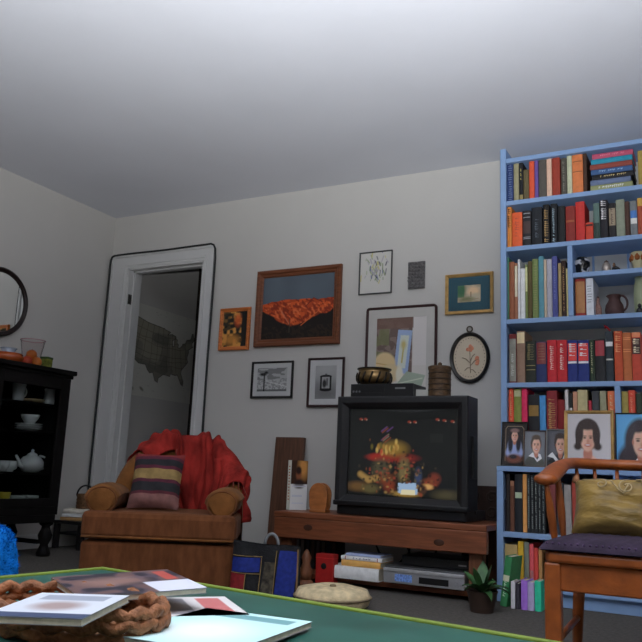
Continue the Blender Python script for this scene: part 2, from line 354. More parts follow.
XI_MIN = {False: XI, True: XBLL+UPR}
BLOCK = {'books on the third shelf': [(xd-.013, xd+.013)], 'books on the fifth shelf': [(xd2-.014, xd2+.014)], 'books on the shelf below the portraits': [(xd3-.014, xd3+.014)], 'books on the bottom shelf': [(xd3-.014, xd3+.014)]}
GOLD = (170, 135, 70); WHT = (190, 188, 182); PALE = (150, 140, 115)
YB = YU+.018; DB = .185
row('top bookcase shelf', 'books on the top shelf', z1+hh, YB, DB, 180, [
 (504.5, 513.2, 160.7, (28, 44, 88), 'navy book with white lettering rows', [('rows', .05, .95, (90, 105, 140))]),
 (513.5, 518.7, 161.5, (128, 122, 92), 'khaki beige slim book'),
 (519, 523, 161.3, (22, 22, 26), 'black slim book with yellow title', [('text', .55, .85, (165, 150, 80)), ('panel', .03, .15, (120, 105, 60))]),
 (523.2, 528.6, 169.7, (82, 72, 46), 'short olive brown book'),
 (529, 534.2, 159.5, (190, 66, 38), 'orange red book'),
 (534.5, 538.2, 159.6, (84, 62, 128), 'thin purple book'),
 (538.5, 546.2, 158, (70, 66, 60), 'thick charcoal grey book'),
 (546.5, 551.6, 158.5, (186, 150, 128), 'pale pink cream book'),
 (551.9, 560, 157, (132, 44, 30), 'thick brick red book'),
 (561, 566.7, 158, (66, 62, 54), 'dark grey slim book', [('text', .1, .9, (105, 100, 88))]),
 (567, 572, 153.8, (158, 160, 132), 'pale sage green book'),
 (572.2, 583, 151.5, (182, 98, 52), 'thick orange tan book with square stamp', [('band', .55, .83, (110, 60, 35))]),
 (583.2, 587, 152, (58, 38, 28), 'thin dark brown book')], zmax=zt-hh)
# horizontal pile at the right of the top shelf
zz = z1+hh+.0005; xa, xb = PY(589.5, 180, YB).x, PY(637.5, 180, YB).x
pile = [((120, 124, 84), 'pale green book at the bottom', WHT, .0), ((80, 94, 124), 'slate blue book second from bottom', None, .0), ((24, 24, 28), 'black book with gold title third from bottom', (170, 150, 100), .01),
        ((44, 74, 118), 'dark blue book with pale title in the middle', (120, 150, 185), .004), ((120, 52, 42), 'brick red book third from top', None, .0), ((20, 116, 142), 'bright teal book second from top', None, .006), ((158, 58, 84), 'rose pink book lying on top', (190, 100, 120), .012)]
hp = (zt-hh-.022-zz)/7
for i, (c, nm, tc_, dx) in enumerate(pile):
    t = hp*(1.0 if i else 1.15); 
    o = make_book(-t/2, t/2, 0, xb-xa-.025-random.random()*.012, 0, .17, c, nm+' of the horizontal pile on top shelf', 'pile lying on the top shelf', [('text', .2, .8, tc_)] if tc_ else [])
    o.rotation_euler = (0, PI/2, 0); o.location = (xa+dx+.004, YB+.005, zz+t/2); zz += t+.0005
make_book(xb+.004, xb+.034, z1+hh+.0005, .19, YB, DB, (140, 118, 52), 'ochre book beside the horizontal pile on the top bookcase shelf', 'books on the top shelf')
row('second bookcase shelf', 'books on the second shelf', z2+hh, YB, DB, 225, [
 (506, 511.5, 205.5, (182, 106, 40), 'ochre orange slim book with black lettering', [('big', .5, .95, (40, 26, 18))]),
 (512, 522, 212.4, (214, 74, 34), 'bright orange thick book', [('text', .3, .85, (165, 60, 38))]),
 (522.4, 530.8, 210.7, (30, 28, 30), 'black book with white bands', [('band', .8, .93, (130, 130, 135)), ('panel', .35, .7, (58, 42, 40)), ('band', .2, .26, (120, 120, 125))]),
 (531.4, 542, 207.3, (24, 27, 32), 'thick black book with faint grey title', [('text', .2, .7, (66, 72, 80))]),
 (543, 549.3, 204.5, (22, 20, 18), 'black book with gold lettering', [('big', .06, .9, (150, 118, 72))]),
 (550.5, 557, 203.6, (20, 22, 26), 'black book with pale vertical title', [('text', .05, .85, (130, 150, 160))]),
 (557.8, 565, 206, (26, 26, 27), 'plain black book'),
 (565.6, 575, 206, (120, 36, 30), 'dark red thick book with gold lines', [('band', .55, .6, (150, 84, 44))]),
 (575.6, 584.8, 201.6, (172, 38, 34), 'bright red tall book'),
 (585.4, 593, 222.5, (176, 52, 34), 'short orange red book with black label', [('panel', .8, .9, (28, 20, 20))]),
 (593.4, 599.7, 203, (74, 96, 90), 'green grey book with pale top', [('panel', .02, .45, (34, 50, 44))]),
 (600, 608, 200, (28, 26, 32), 'black book with large white script title', [('big', .5, .96, (185, 180, 182))]),
 (608.7, 616, 203, (32, 30, 32), 'black book with beige label', [('panel', .35, .85, (128, 112, 92)), ('text', .4, .8, (60, 48, 40))]),
 (616.2, 625, 199.4, (112, 118, 102), 'sage grey tall book'),
 (625.2, 630, 201.2, (64, 42, 34), 'dark brown slim book'),
 (630.3, 637.5, 200.7, (98, 102, 104), 'grey book with blue and white label', [('panel', .5, .72, (52, 96, 160)), ('panel', .34, .5, (190, 185, 178))]),
 (637.8, 644, 197.8, (142, 60, 36), 'red book with yellow top', [('panel', .78, 1, (170, 130, 50))])], zmax=z1-hh)
row('third bookcase shelf', 'books on the third shelf', z3+hh, YB, DB, 290, [
 (505.8, 508.8, 257.5, (58, 108, 84), 'thin green book'),
 (509, 514.4, 261.8, (128, 72, 46), 'rust brown book'),
 (514.6, 517.6, 263.2, (140, 88, 62), 'thin tan book with white label', [('panel', .4, .95, (190, 176, 150))]),
 (517.8, 520.2, 259.5, (188, 190, 194), 'tall thin white book'),
 (520.4, 525, 268.5, (184, 186, 190), 'white book'),
 (525.2, 527.6, 264.6, (104, 116, 62), 'thin green book with pale yellow label', [('panel', .5, .95, (200, 195, 130))]),
 (527.9, 532, 261.2, (78, 66, 34), 'dark olive slim book'),
 (532.2, 538.2, 259, (98, 112, 62), 'moss green book', [('rows', .1, .9, (118, 120, 70))]),
 (538.5, 543.8, 256.4, (70, 122, 136), 'teal book'),
 (544, 546.5, 259.5, (170, 152, 130), 'thin cream book'),
 (546.7, 552, 259, (142, 140, 150), 'lilac grey book'),
 (552.2, 557.6, 256.2, (62, 66, 124), 'indigo book', [('text', .3, .9, (90, 96, 150))]),
 (558.3, 561.4, 263, (138, 118, 78), 'thin tan book'),
 (561.6, 566, 260.6, (44, 26, 20), 'dark brown book with gold lettering', [('text', .1, .9, (150, 110, 64))]),
 (566.2, 568.3, 268.5, (172, 158, 106), 'thin cream gold book')], zmax=z2-hh)
xr_ = [(575, 585.3, 279, (128, 34, 30), 'dark red book with gold panel, beside the divider under the cubby shelf', [('panel', .08, .92, (150, 98, 52))]),
       (585.8, 593.4, 278.6, (176, 178, 184), 'white book with grey dots between red book and clay bottle', [('rows', .35, .85, (120, 124, 130))])]
for p0, p1, tp, c, lb, mk in xr_:
    make_book(PY(p0, 295, YB).x, PY(p1, 295, YB).x, z3+hh+.0005, PY(p0, tp, YB).z-z3-hh, YB, DB, c, lb, 'books in the cubby', mk)
row('fourth bookcase shelf', 'books on the fourth shelf', z4+hh, YB, DB, 360, [
 (508.8, 516.3, 334, (98, 26, 26), 'dark red book with grey label', [('panel', .03, .9, (112, 110, 100)), ('text', .15, .6, (160, 160, 150))]),
 (516.6, 525, 331, (122, 94, 76), 'tan book with bright top label', [('panel', .76, .97, (205, 165, 125))]),
 (525.4, 535.7, 341.3, (34, 36, 28), 'black green book with gold emblem', [('big', .55, .93, (105, 96, 60)), ('band', .3, .42, (120, 108, 68))]),
 (535.9, 546.5, 341.8, (34, 42, 82), 'navy book with maroon upper half', [('panel', .45, .98, (110, 44, 42)), ('rows', .55, .9, (120, 76, 56))]),
 (547, 556.6, 340, (172, 28, 36), 'red book with white title', [('text', .3, .9, (205, 150, 140))]),
 (556.9, 567, 340, (170, 28, 34), 'second red book with white title', [('text', .3, .9, (205, 160, 150))]),
 (567.4, 577.3, 340, (28, 40, 102), 'blue book with red and white panel', [('panel', .5, .92, (196, 50, 46)), ('big', .62, .9, (220, 190, 190)), ('panel', .44, .49, (200, 180, 190))]),
 (577.6, 589, 340, (28, 40, 100), 'thick blue book with red and white panel', [('panel', .5, .92, (192, 48, 46)), ('big', .62, .9, (220, 190, 190)), ('panel', .44, .49, (200, 180, 190))]),
 (589.4, 594.6, 339.6, (36, 48, 34), 'dark green slim book with pale title', [('text', .2, .95, (130, 130, 95))]),
 (594.9, 605.2, 339, (30, 30, 32), 'black book with red panel', [('panel', .6, .96, (140, 40, 48))]),
 (605.6, 613.5, 331.4, (38, 44, 50), 'charcoal book with white label and red ribbon', [('panel', .7, .79, (180, 180, 180)), ('band', .42, .45, (160, 160, 150))]),
 (614.3, 622.7, 331, (166, 62, 34), 'rust orange book with gold lettering', [('big', .58, .96, (196, 128, 82))]),
 (623, 631.7, 332.6, (160, 84, 44), 'orange brown book', [('band', .6, .66, (190, 120, 70)), ('band', .85, .9, (190, 120, 70))]),
 (632, 641.5, 332.3, (170, 58, 40), 'red orange book with dark lettered band', [('panel', .55, .88, (60, 40, 36)), ('big', .58, .86, (200, 170, 140)), ('panel', .9, 1, (196, 110, 70))])], zmax=z3-hh)
rb = PY(609, 328, YB)
rr = obj('ribbon', B().tube([(PY(610, 331.2, YB).x, YB+.02, PY(610, 331.2, YB).z+.004), (rb.x-.01, YB+.0, rb.z+.005), (rb.x-.022, YB-.006, rb.z+.012), (rb.x-.016, YB-.008, rb.z-.004)], .002, 6, rb=.006), mat('red_ribbon', A(150, 30, 40), .6), smooth=True)
tag(rr, 'short red ribbon curling above the charcoal book on fourth shelf', 'ribbon')
row('fifth shelf, behind the portraits', 'books on the fifth shelf', z5+hh, YB, .17, 405, [
 (508.4, 513.4, 387.6, (206, 62, 38), 'red orange book', [('text', .6, .95, (225, 140, 90))]),
 (513.6, 521.2, 389, (112, 118, 50), 'olive green book', [('panel', .9, .98, (150, 150, 110))]),
 (521.4, 527.2, 387.4, (204, 32, 74), 'hot pink book'),
 (528, 539, 394.6, (30, 30, 32), 'black book with gold emblem', [('panel', .7, .85, (120, 90, 40))]),
 (539.3, 545.6, 395.5, (58, 122, 176), 'sky blue book'),
 (546.4, 557, 390.7, (116, 28, 34), 'dark red book with gold lettering', [('big', .45, .9, (160, 120, 70))]),
 (557.2, 564.5, 399.6, (116, 24, 26), 'short dark red book'),
 (565, 568.4, 389.8, (176, 170, 168), 'thin white book'),
 (569.2, 572.3, 393, (34, 34, 34), 'thin black and white book', [('panel', .5, .8, (170, 168, 164))]),
 (572.8, 577.2, 391.5, (168, 118, 92), 'pinkish tan book'),
 (577.5, 587.4, 389.8, (160, 148, 106), 'thick cream book'),
 (588.3, 591.8, 400.7, (150, 34, 48), 'short small crimson book'),
 (592, 599, 391, (56, 58, 62), 'dark grey book'),
 (599.7, 606.4, 391, (126, 124, 98), 'sage beige book'),
 (607.6, 615, 391, (196, 96, 58), 'orange book', [('text', .5, .95, (225, 150, 110))]),
 (621.2, 628.2, 391.5, (142, 126, 62), 'olive yellow book'),
 (628.5, 635.4, 390.2, (188, 62, 44), 'red orange book with dark edge', [('text', .5, .95, (215, 120, 90))]),
 (636, 642, 393.5, (44, 52, 40), 'dark green book')], zmax=z4-hh)
YB2 = YL+.02
items6 = [(502.2, 505.4, 500, (18, 18, 30), 'short navy black book', []),
 (505.8, 509.8, 474, (22, 18, 17), 'tall black book', []), (510, 514.2, 481, (66, 38, 26), 'brown book', [('panel', .9, 1, (95, 62, 44))]),
 (514.5, 522.2, 474, (16, 18, 22), 'black book with small coloured emblem', [('panel', .58, .68, (110, 120, 100))]), (522.6, 526.8, 474, (158, 96, 46), 'tan orange book', [])]
for k in range(5): items6.append((527.1+k*3.65, 530.5+k*3.65, 474.5+k*.8, (20, 22, 24), 'black slim volume with pale lettering', [('text', .08, .95, (92, 98, 96))]))
for k, (c, n) in enumerate([((80, 34, 34), 'maroon book'), ((34, 38, 44), 'charcoal book'), ((96, 92, 90), 'grey book'), ((110, 40, 32), 'red book'), ((36, 36, 40), 'black book'), ((60, 50, 44), 'brown book'), ((40, 46, 70), 'dark blue book'), ((34, 34, 36), 'plain black book')]): items6.append((548.5+k*7.8, 555.6+k*7.8, 481+(k % 3)*2, c, n+' behind the wooden chair', []))
row('shelf below portraits', 'books on the shelf below the portraits', z6+hh, YB2, .24, 505, items6, .3, zmax=z5-hh)
items7 = [(502.9, 517.2, 544.4, (120, 100, 60), 'thick tan book', []), (517.6, 523.3, 541.4, (162, 114, 22), 'golden yellow book', []), (523.8, 528.9, 542, (76, 80, 70), 'grey green book', []),
 (529.3, 533.6, 543.8, (150, 50, 56), 'pink red book', [('panel', .0, .35, (120, 70, 70))]), (533.9, 537.9, 548, (140, 40, 34), 'short red book', []), (538.5, 542, 549, (120, 84, 46), 'thin tan book', [])]
for k, (c, n) in enumerate([((34, 34, 38), 'black book'), ((70, 40, 34), 'brown book'), ((50, 56, 52), 'dark green book'), ((30, 32, 36), 'charcoal book'), ((64, 60, 56), 'grey book'), ((26, 44, 110), 'royal blue book'), ((34, 30, 32), 'dark book'), ((80, 44, 36), 'russet book')]): items7.append((545+k*9, 553+k*9, 552+(k % 3)*3, c, n+' behind chair legs', []))
row('bottom bookcase shelf', 'books on the bottom shelf', z7+hh, YB2, .24, 560, items7, .3, zmax=z6-hh)

# ------------------------------------------------------------------ pots and ornaments in the cubby
m_clay = mat('dark_clay', A(62, 42, 40), .55, .2, 20, .1, 60)
def at(px0, px1, pyt, z0, y):                   # base centre, width and height from the outline
    a, b = PY(px0, pyt, y), PY(px1, pyt, y); return ((a.x+b.x)/2, b.x-a.x, PY((px0+px1)/2, pyt, y).z-z0)
yc = -.16
x, w_, h_ = at(604.5, 624, 295.5, z3+hh, yc)
jug = thing('jug', 'dark brown clay jug with round loop handle on bookcase shelf', 'jug', (x, yc, z3+hh))
r = w_/2; obj('body', B().lathe([(r*.72, 0), (r*.95, h_*.15), (r, h_*.33), (r*.9, h_*.55), (r*.62, h_*.75), (r*.58, h_*.85), (r*.74, h_*.97), (r*.77, h_), (r*.66, h_*.99), (r*.5, h_*.85), (r*.5, h_*.6)], 28), m_clay, jug, smooth=True)
obj('handle', B().tube([(r*.66+math.sin(a)*r*.66, 0, h_*.62-math.cos(a)*h_*.36) for a in np.linspace(.25, PI*1.0, 14)], r*.12, 10, up=(0, 1, 0)), m_clay, jug, smooth=True)
obj('spout', B().grid(lambda u, v: (-r*(.55+.35*v*(1-abs(2*u-1)**2)), (u-.5)*r*.7*(1-.3*v), h_*(.84+.16*v)), 8, 5), m_clay, jug, smooth=True)
x, w_, h_ = at(594.5, 601.5, 298.5, z3+hh, yc); r = w_/2
bo = thing('clay_bottle', 'small reddish speckled clay bottle between white book and jug', 'bottle', (x, yc, z3+hh))
obj('body', B().lathe([(r*.8, 0), (r, h_*.2), (r, h_*.5), (r*.6, h_*.68), (r*.45, h_*.8), (r*.5, h_*.96), (r*.42, h_)], 20), mat('speckled_clay', A(122, 92, 84), .6, .4, 120), bo, smooth=True)
obj('stopper', B().lathe([(r*.34, h_*.97), (r*.4, h_*1.04), (r*.3, h_*1.09)], 14), m_clay, bo, smooth=True)
x, w_, h_ = at(632.5, 650, 276.5, z3+hh, yc-.02); r = w_/2
va = thing('tall_vase', 'tall pale green vase at the right edge of bookcase', 'vase', (x, yc, z3+hh))
obj('body', B().lathe([(r*.8, 0), (r*.95, h_*.1), (r, h_*.5), (r*.95, h_*.8), (r*.8, h_*.9), (r*.85, h_), (r*.75, h_)], 28), mat('pale_green_glaze', A(128, 134, 108), .35, .12, 18), va, smooth=True)
x, w_, h_ = at(635, 643, 302.5, z3+hh, YU+.03); r = w_/2
fg = thing('dark_figurine', 'small dark figurine standing before the pale green vase', 'figurine', (x, YU+.05, z3+hh))
obj('body', B().lathe([(r*.8, 0), (r, h_*.2), (r*.75, h_*.45), (r*.35, h_*.6)], 18), mat('black_stone', A(34, 32, 32), .35, .3, 60), fg, smooth=True)
obj('head', B().lathe([(r*.1, h_*.55), (r*.45, h_*.68), (r*.5, h_*.8), (r*.35, h_*.95), (r*.05, h_)], 16), _mats['black_stone'], fg, smooth=True)
# upper cubby
x, w_, h_ = at(574, 590, 258.5, zc+hh, yc); r = w_/2
hp_ = thing('black_white_pot', 'round black and white glazed pot beside the shelf divider', 'pot', (x, yc, zc+hh))
m = mat('black_white_glaze', (.3, .3, .32), .25, .97, 26, spec=.6, detail=1)
for n_ in m.node_tree.nodes:
    if n_.type == 'VALTORGB': n_.color_ramp.elements[0].position = .50; n_.color_ramp.elements[1].position = .56
obj('body', B().lathe([(r*.35, 0), (r*.75, h_*.25), (r, h_*.62), (r*.97, h_*.82), (r*.7, h_*.97), (r*.55, h_), (r*.5, h_*.9)], 28), m, hp_, smooth=True)
obj('rim', B().lathe([(r*.55, h_*.97), (r*.62, h_*1.03), (r*.5, h_*1.05), (r*.45, h_*.97)], 28), mat('black_glaze', (.015, .015, .017), .2, spec=.6), hp_, smooth=True)
x, w_, h_ = at(601.5, 611, 260.5, zc+hh, yc); r = w_/2
sj = thing('silver_jar', 'small silvery round jar standing in the upper cubby', 'jar', (x, yc, zc+hh))
obj('body', B().lathe([(r*.5, 0), (r*.9, h_*.2), (r, h_*.5), (r*.8, h_*.75), (r*.5, h_*.84)], 24), mat('silver_brown', A(150, 140, 132), .3, .2, 30, metal=.5), sj, smooth=True)
obj('lid', B().lathe([(r*.52, h_*.83), (r*.45, h_*.93), (r*.12, h_*.96), (r*.14, h_), (r*.03, h_*1.04)], 20), mat('brown_lid', A(96, 78, 66), .4), sj, smooth=True)
x, w_, h_ = at(612, 620.5, 262.5, zc+hh, yc); r = w_/2
an = thing('animal_figurine', 'small crouching dark animal figurine right of the silver jar', 'figurine', (x, yc, zc+hh))
obj('body', B().tube([(-r*1.05, 0, h_*.35), (-r*.7, 0, h_*.52), (-r*.1, 0, h_*.55), (r*.5, 0, h_*.42), (r*.95, 0, h_*.3)], [r*.15, r*.45, r*.5, r*.4, r*.12], 12), _mats['black_stone'], an, smooth=True)
obj('head', B().lathe([(r*.05, h_*.5), (r*.35, h_*.62), (r*.38, h_*.8), (r*.2, h_*.98), (r*.02, h_)], 14, (-r*.55, 0, 0)), mat('brown_stone', A(90, 66, 50), .5), an, smooth=True)
for sx in (-.6, .6):
    for sy in (-.25, .25): obj('leg', B().lathe([(r*.16, 0), (r*.14, h_*.2), (r*.2, h_*.42)], 10, (sx*r, sy*r, 0)), _mats['black_stone'], an, smooth=True)
x, w_, h_ = at(630.5, 645, 252.5, zc+hh, yc); r = w_/2
cv = thing('cream_pot', 'cream pot with brown decoration at the end of upper cubby', 'pot', (x, yc, zc+hh))
obj('body', B().lathe([(r*.45, 0), (r*.7, h_*.2), (r*.95, h_*.6), (r, h_*.85), (r*.92, h_), (r*.84, h_), (r*.8, h_*.7)], 26), mat('cream_glaze', A(150, 142, 112), .4, .08), cv, smooth=True)
for k in range(7):
    a = 2*PI*k/7+.2; obj('painted_leaf', B().lathe([(.002, 0), (.011, .004), (.014, .02), (.006, .034), (.001, .038)], 8, (0, 0, 0)), mat('brown_slip', A(120, 66, 30), .5), cv, (r*.9*math.cos(a), r*.9*math.sin(a), h_*.55))

# ------------------------------------------------------------------ portraits on the ledge
m_pg = printmat('print_gloss', .4)
m_blackf = mat('black_frame', (.014, .012, .012), .35, .2); m_goldf = mat('gold_frame', (.50, .30, .10), .38, .2, 30, metal=.45)
glass = glassmat('picture_glass')
def stand_frame(name, label, pxs, y, tilt, ft, fm, paint, backmat=None, glazed=True):
    (x0, yt), (x1, yb) = pxs; a = PY(x0, (yt+yb)/2, y); b = PY(x1, (yt+yb)/2, y); wd = b.x-a.x; top = PY((x0+x1)/2, yt, y).z; z0 = z5+hh; ht = (top-z0)/math.cos(tilt)
    e = thing(name, label, 'photo frame', ((a.x+b.x)/2, y, z0+.001), (-tilt, 0, 0), 'framed portraits on the ledge')
    rg = frame_ring(wd, ht, ft, .014); obj('frame', rg, fm, e, (0, 0, ht/2))
    obj('backing', B().box(-wd/2+ft*.5, wd/2-ft*.5, -.004, .002, ft*.5, ht-ft*.5), m_blackf, e)
    p = paint(wd-2*ft+.002, ht-2*ft+.002); p.build('portrait_print', e, (0, -.005, ht/2), m_pg)
    if glazed: obj('glass', B().box(-wd/2+ft*.8, wd/2-ft*.8, -.0085, -.007, ft*.8, ht-ft*.8), glass, e)
    obj('easel_strut', B().box(-.012, .012, .003, .006, .012, ht*.72, Matrix.Translation((0, 0, 0)) @ Matrix.Rotation(-.0, 4, 'X')), m_blackf, e)
    return e
SK = (190, 142, 124); SKD = (150, 96, 80)
def face(p, cx, cy, rx, ry, hair, hairshape=None, smile=True):
    p.ell(cx, cy-ry*1.05, rx*.52, ry*.5, SKD)
    p.ell(cx, cy, rx, ry, SK, .1); p.ell(cx+rx*.45, cy-ry*.1, rx*.5, ry*.7, SKD, .6, .45)
    for s in (-1, 1):
        p.ell(cx+s*rx*.42, cy+ry*.12, rx*.2, ry*.07, (70, 48, 42), .5); p.ell(cx+s*rx*.42, cy+ry*.27, rx*.28, ry*.05, (84, 58, 48), .5, .8)
        p.ell(cx+s*rx*1.0, cy+ry*.02, rx*.12, ry*.18, SKD, .4)
    p.ell(cx+rx*.05, cy-ry*.17, rx*.17, ry*.16, SKD, .6, .7); p.ell(cx, cy-ry*.48, rx*.42, ry*.12, (150, 66, 64), .4)
    if smile: p.ell(cx, cy-ry*.46, rx*.3, ry*.05, (215, 200, 195), .4)
def p_big(w, h):
    p = Paint(w, h, 110, (152, 148, 150)); p.ell(.85, .3, .5, .6, (160, 156, 158), .8)
    p.ell(.5, -.12, .44, .27, (132, 74, 78), .08); p.ell(.5, .1, .16, .1, SK, .2)
    p.ell(.47, .60, .29, .31, (44, 32, 30), .06); p.rect(.19, .75, .36, .60, (44, 32, 30)); p.ell(.24, .36, .09, .07, (44, 32, 30), .3); p.ell(.70, .36, .09, .07, (44, 32, 30), .3)
    p.ell(.47, .22, .105, .14, SKD, .15); face(p, .47, .50, .165, .235, None)
    p.ell(.47, .78, .2, .1, (44, 32, 30), .2); p.ell(.30, .62, .07, .2, (44, 32, 30), .2); p.ell(.645, .6, .06, .2, (44, 32, 30), .2); return p
def p_blue(w, h):
    p = Paint(w, h, 100, (62, 122, 178)); p.ell(.5, .6, .6, .5, (88, 146, 196), .7, .8)
    p.ell(.6, .0, .6, .26, (60, 50, 62), .1); p.ell(.55, .5, .36, .42, (40, 32, 38), .1); p.ell(.25, .12, .24, .36, (42, 34, 40), .2, 1, -.35); p.ell(.86, .14, .18, .34, (42, 34, 40), .2)
    p.poly([(.36, 0), (.46, .2), (.6, .1), (.74, .2), (.84, 0)], (190, 196, 204)); face(p, .57, .48, .19, .26, None); p.ell(.5, .74, .16, .08, (40, 32, 38), .3); return p
def p_girl(w, h):
    p = Paint(w, h, 90, (30, 24, 24)); p.line([(.12, .1), (.12, .86), (.2, .92), (.8, .92), (.88, .86), (.88, .1)], .012, (120, 104, 84))
    p.ell(.5, .3, .36, .17, (130, 140, 172), .12); p.ell(.5, .42, .3, .22, (126, 136, 168), .15); p.ell(.5, .16, .34, .1, (96, 54, 40), .3)
    p.ell(.33, .5, .1, .2, (24, 24, 36), .25); p.ell(.66, .52, .1, .2, (26, 24, 34), .25); p.ell(.5, .7, .2, .16, (28, 22, 24), .2); face(p, .5, .68, .13, .13, None); p.ell(.5, .82, .18, .05, (110, 84, 80), .3)
    p.ell(.45, .2, .16, .05, (28, 26, 32), .3); return p
def p_grad(w, h):
    p = Paint(w, h, 90, (74, 76, 82)); p.ell(.5, .6, .6, .5, (96, 98, 104), .7); p.ell(.5, .02, .5, .3, (62, 62, 58), .08)
    p.poly([(.2, .28), (.42, .4), (.5, .3), (.62, .18), (.7, .25), (.6, .38), (.78, .34), (.85, .22), (.62, .12), (.48, .24)], (176, 174, 176)); p.ell(.56, .64, .26, .25, (66, 56, 48), .1); face(p, .57, .58, .19, .22, None); p.ell(.56, .82, .2, .07, (70, 58, 48), .3); return p
def p_grad2(w, h):
    p = Paint(w, h, 90, (70, 70, 76)); p.ell(.6, .0, .6, .34, (22, 22, 26), .08); p.poly([(.02, .28), (.25, .4), (.62, .12), (.56, .04), (.3, .24)], (196, 194, 196)); p.poly([(.98, .3), (.82, .38), (.66, .12), (.72, .05)], (196, 194, 196))
    p.ell(.6, .66, .27, .25, (44, 32, 28), .1); face(p, .62, .58, .2, .23, None); p.ell(.6, .84, .22, .08, (44, 32, 28), .3); return p
YP = YU-.05
stand_frame('photo_frame', 'black framed portrait of a person in pale blue with long dark hair', ((501.2, 422), (527, 466.5)), YP+.02, .14, .006, m_blackf, p_girl)
stand_frame('photo_frame', 'thin brown framed portrait of a person in grey with white collar', ((523.5, 430.6), (545.5, 466.5)), YP-.035, .14, .004, mat('brown_frame', A(76, 56, 46), .4), p_grad)
stand_frame('photo_frame', 'thin silver framed portrait of a person in dark gown and white stole', ((546, 429.5), (569, 466.5)), YP-.01, .14, .004, mat('silver_frame', (.5, .5, .48), .35, metal=.4), p_grad2)
stand_frame('photo_frame', 'large gold framed portrait of a person with short dark bobbed hair', ((564, 410.5), (614, 466.5)), YP-.045, .1, .016, m_goldf, p_big)
stand_frame('photo_frame', 'dark framed portrait of a person with long hair on bright blue', ((615, 413), (662, 466.5)), YP-.02, .1, .006, mat('blue_black_frame', (.03, .04, .05), .4), p_blue)

# ------------------------------------------------------------------ pictures on the back wall
def wood(name, c, rough=.4, ax=(1, 12, 12), var=.28, E=None): return mat(name, c, rough, var, 7, .08, 40, stretch=ax, spec=.4, detail=6)
def wall_pic(name, label, corners, ft, fd, fm, paint, matw=0, mm=None, rnd=0, glazed=True, cat='picture', step=True):
    P4 = [PY(*c) for c in corners]; x0 = (P4[0].x+P4[3].x)/2; x1 = (P4[1].x+P4[2].x)/2; zt_ = (P4[0].z+P4[1].z)/2; zb_ = (P4[2].z+P4[3].z)/2
    wd, ht = x1-x0, zt_-zb_; e = thing(name, label, cat, ((x0+x1)/2, -.004, (zt_+zb_)/2), (0, 0, 0), 'pictures on the back wall')
    obj('frame', frame_ring(wd, ht, ft, fd, 0, rnd, step), fm, e)
    obj('backing', B().box(-wd/2+ft*.4, wd/2-ft*.4, -fd*.3, 0, -ht/2+ft*.4, ht/2-ft*.4), m_blackf, e)
    iw, ih = wd-2*ft, ht-2*ft; y = -fd*.3-.0008
    if matw:
        ml, mr, mtp, mb = matw; obj('mat_board', B().box(-iw/2-.002, -iw/2+ml, y-.002, y, -ih/2-.002, ih/2+.002).box(iw/2-mr, iw/2+.002, y-.002, y, -ih/2-.002, ih/2+.002).box(-iw/2+ml, iw/2-mr, y-.002, y, ih/2-mtp, ih/2+.002).box(-iw/2+ml, iw/2-mr, y-.002, y, -ih/2-.002, -ih/2+mb), mm, e)
        p = paint(iw-ml-mr+.004, ih-mtp-mb+.004); p.build('print', e, ((ml-mr)/2, y, (mb-mtp)/2), m_pm)
    else: paint(iw+.004, ih+.004).build('print', e, (0, y, 0), m_pm)
    if glazed: obj('glass', B().box(-iw/2-.001, iw/2+.001, -fd*.3-.0055, -fd*.3-.004, -ih/2-.001, ih/2+.001), glass, e)
    return e
m_pm = printmat('print_matte', .75)
def p_land(w, h):
    E = .58; p = Paint(w, h, 170, (74, 82, 90), E); p.mottle(.12, 5, 1)
    ridge = .56+.05*np.sin(p.U*4.2+.2)+.10*p.U*p.U+.02*(vnoise(p.U, p.V*0, 14, 2)-.5); n = vnoise(p.U, p.V*1.5, 11, 4); n2 = vnoise(p.U*1.6, p.V*1.6+p.U, 22, 5)
    p.put((p.V < ridge).astype(float), (150, 58, 28)); p.put((p.V < ridge)*(n > .55), (178, 76, 36), .8); p.put((p.V < ridge)*(n2 < .36), (104, 36, 22), .85); p.put((p.V < ridge-.06)*(n2 > .72), (190, 100, 60), .7)
    low = np.where(p.U < .42, .46-.62*p.U, .2+np.clip(p.U-.46, 0, 1)*.44)+.05*(n-.5); low = np.maximum(low, .20)
    p.put(((low-p.V)/.02), (26, 22, 20)); p.put((p.V < .2)*(n2 > .55), (44, 34, 26), .7); p.line([(.28, .44), (.4, .22)], .006, (170, 100, 72)).line([(.56, .2), (.78, .40)], .006, (176, 84, 44)); p.line([(.62, .5), (.72, .62), (.84, .55)], .006, (96, 34, 22)); p.line([(.4, .1), (.4, .3)], .006, (60, 52, 44)); return p
wall_pic('landscape_painting', 'large landscape painting of red mountains in brown wooden frame', [(258.5, 272.5), (342.5, 264.8), (341, 343.8), (256.3, 348)], .05, .03, wood('frame_walnut', A(86, 48, 28, .52), .45), p_land, glazed=False, cat='painting')
def p_forest(w, h):
    p = Paint(w, h, 70, (58, 48, 34), .52); n = vnoise(p.U, p.V*1.5, 8, 9); p.put(n > .52, (150, 104, 48), .85); p.put(n > .68, (190, 130, 66), .8); p.put(n < .36, (22, 22, 18), .9); p.rect(.78, 1, 0, 1, (26, 24, 22)); p.rect(0, .3, .6, 1, (34, 34, 28), .7); p.ell(.62, .75, .14, .18, (170, 66, 34), .4, .7); p.ell(.4, .2, .3, .14, (168, 112, 52), .5, .8); return p
wall_pic('small_painting', 'small dark golden painting in orange wood frame beside doorway', [(221.6, 309), (251.6, 307.7), (249.8, 350), (219.8, 351)], .026, .02, wood('frame_orange', A(140, 78, 36, .42), .4), p_forest, cat='painting', glazed=False)
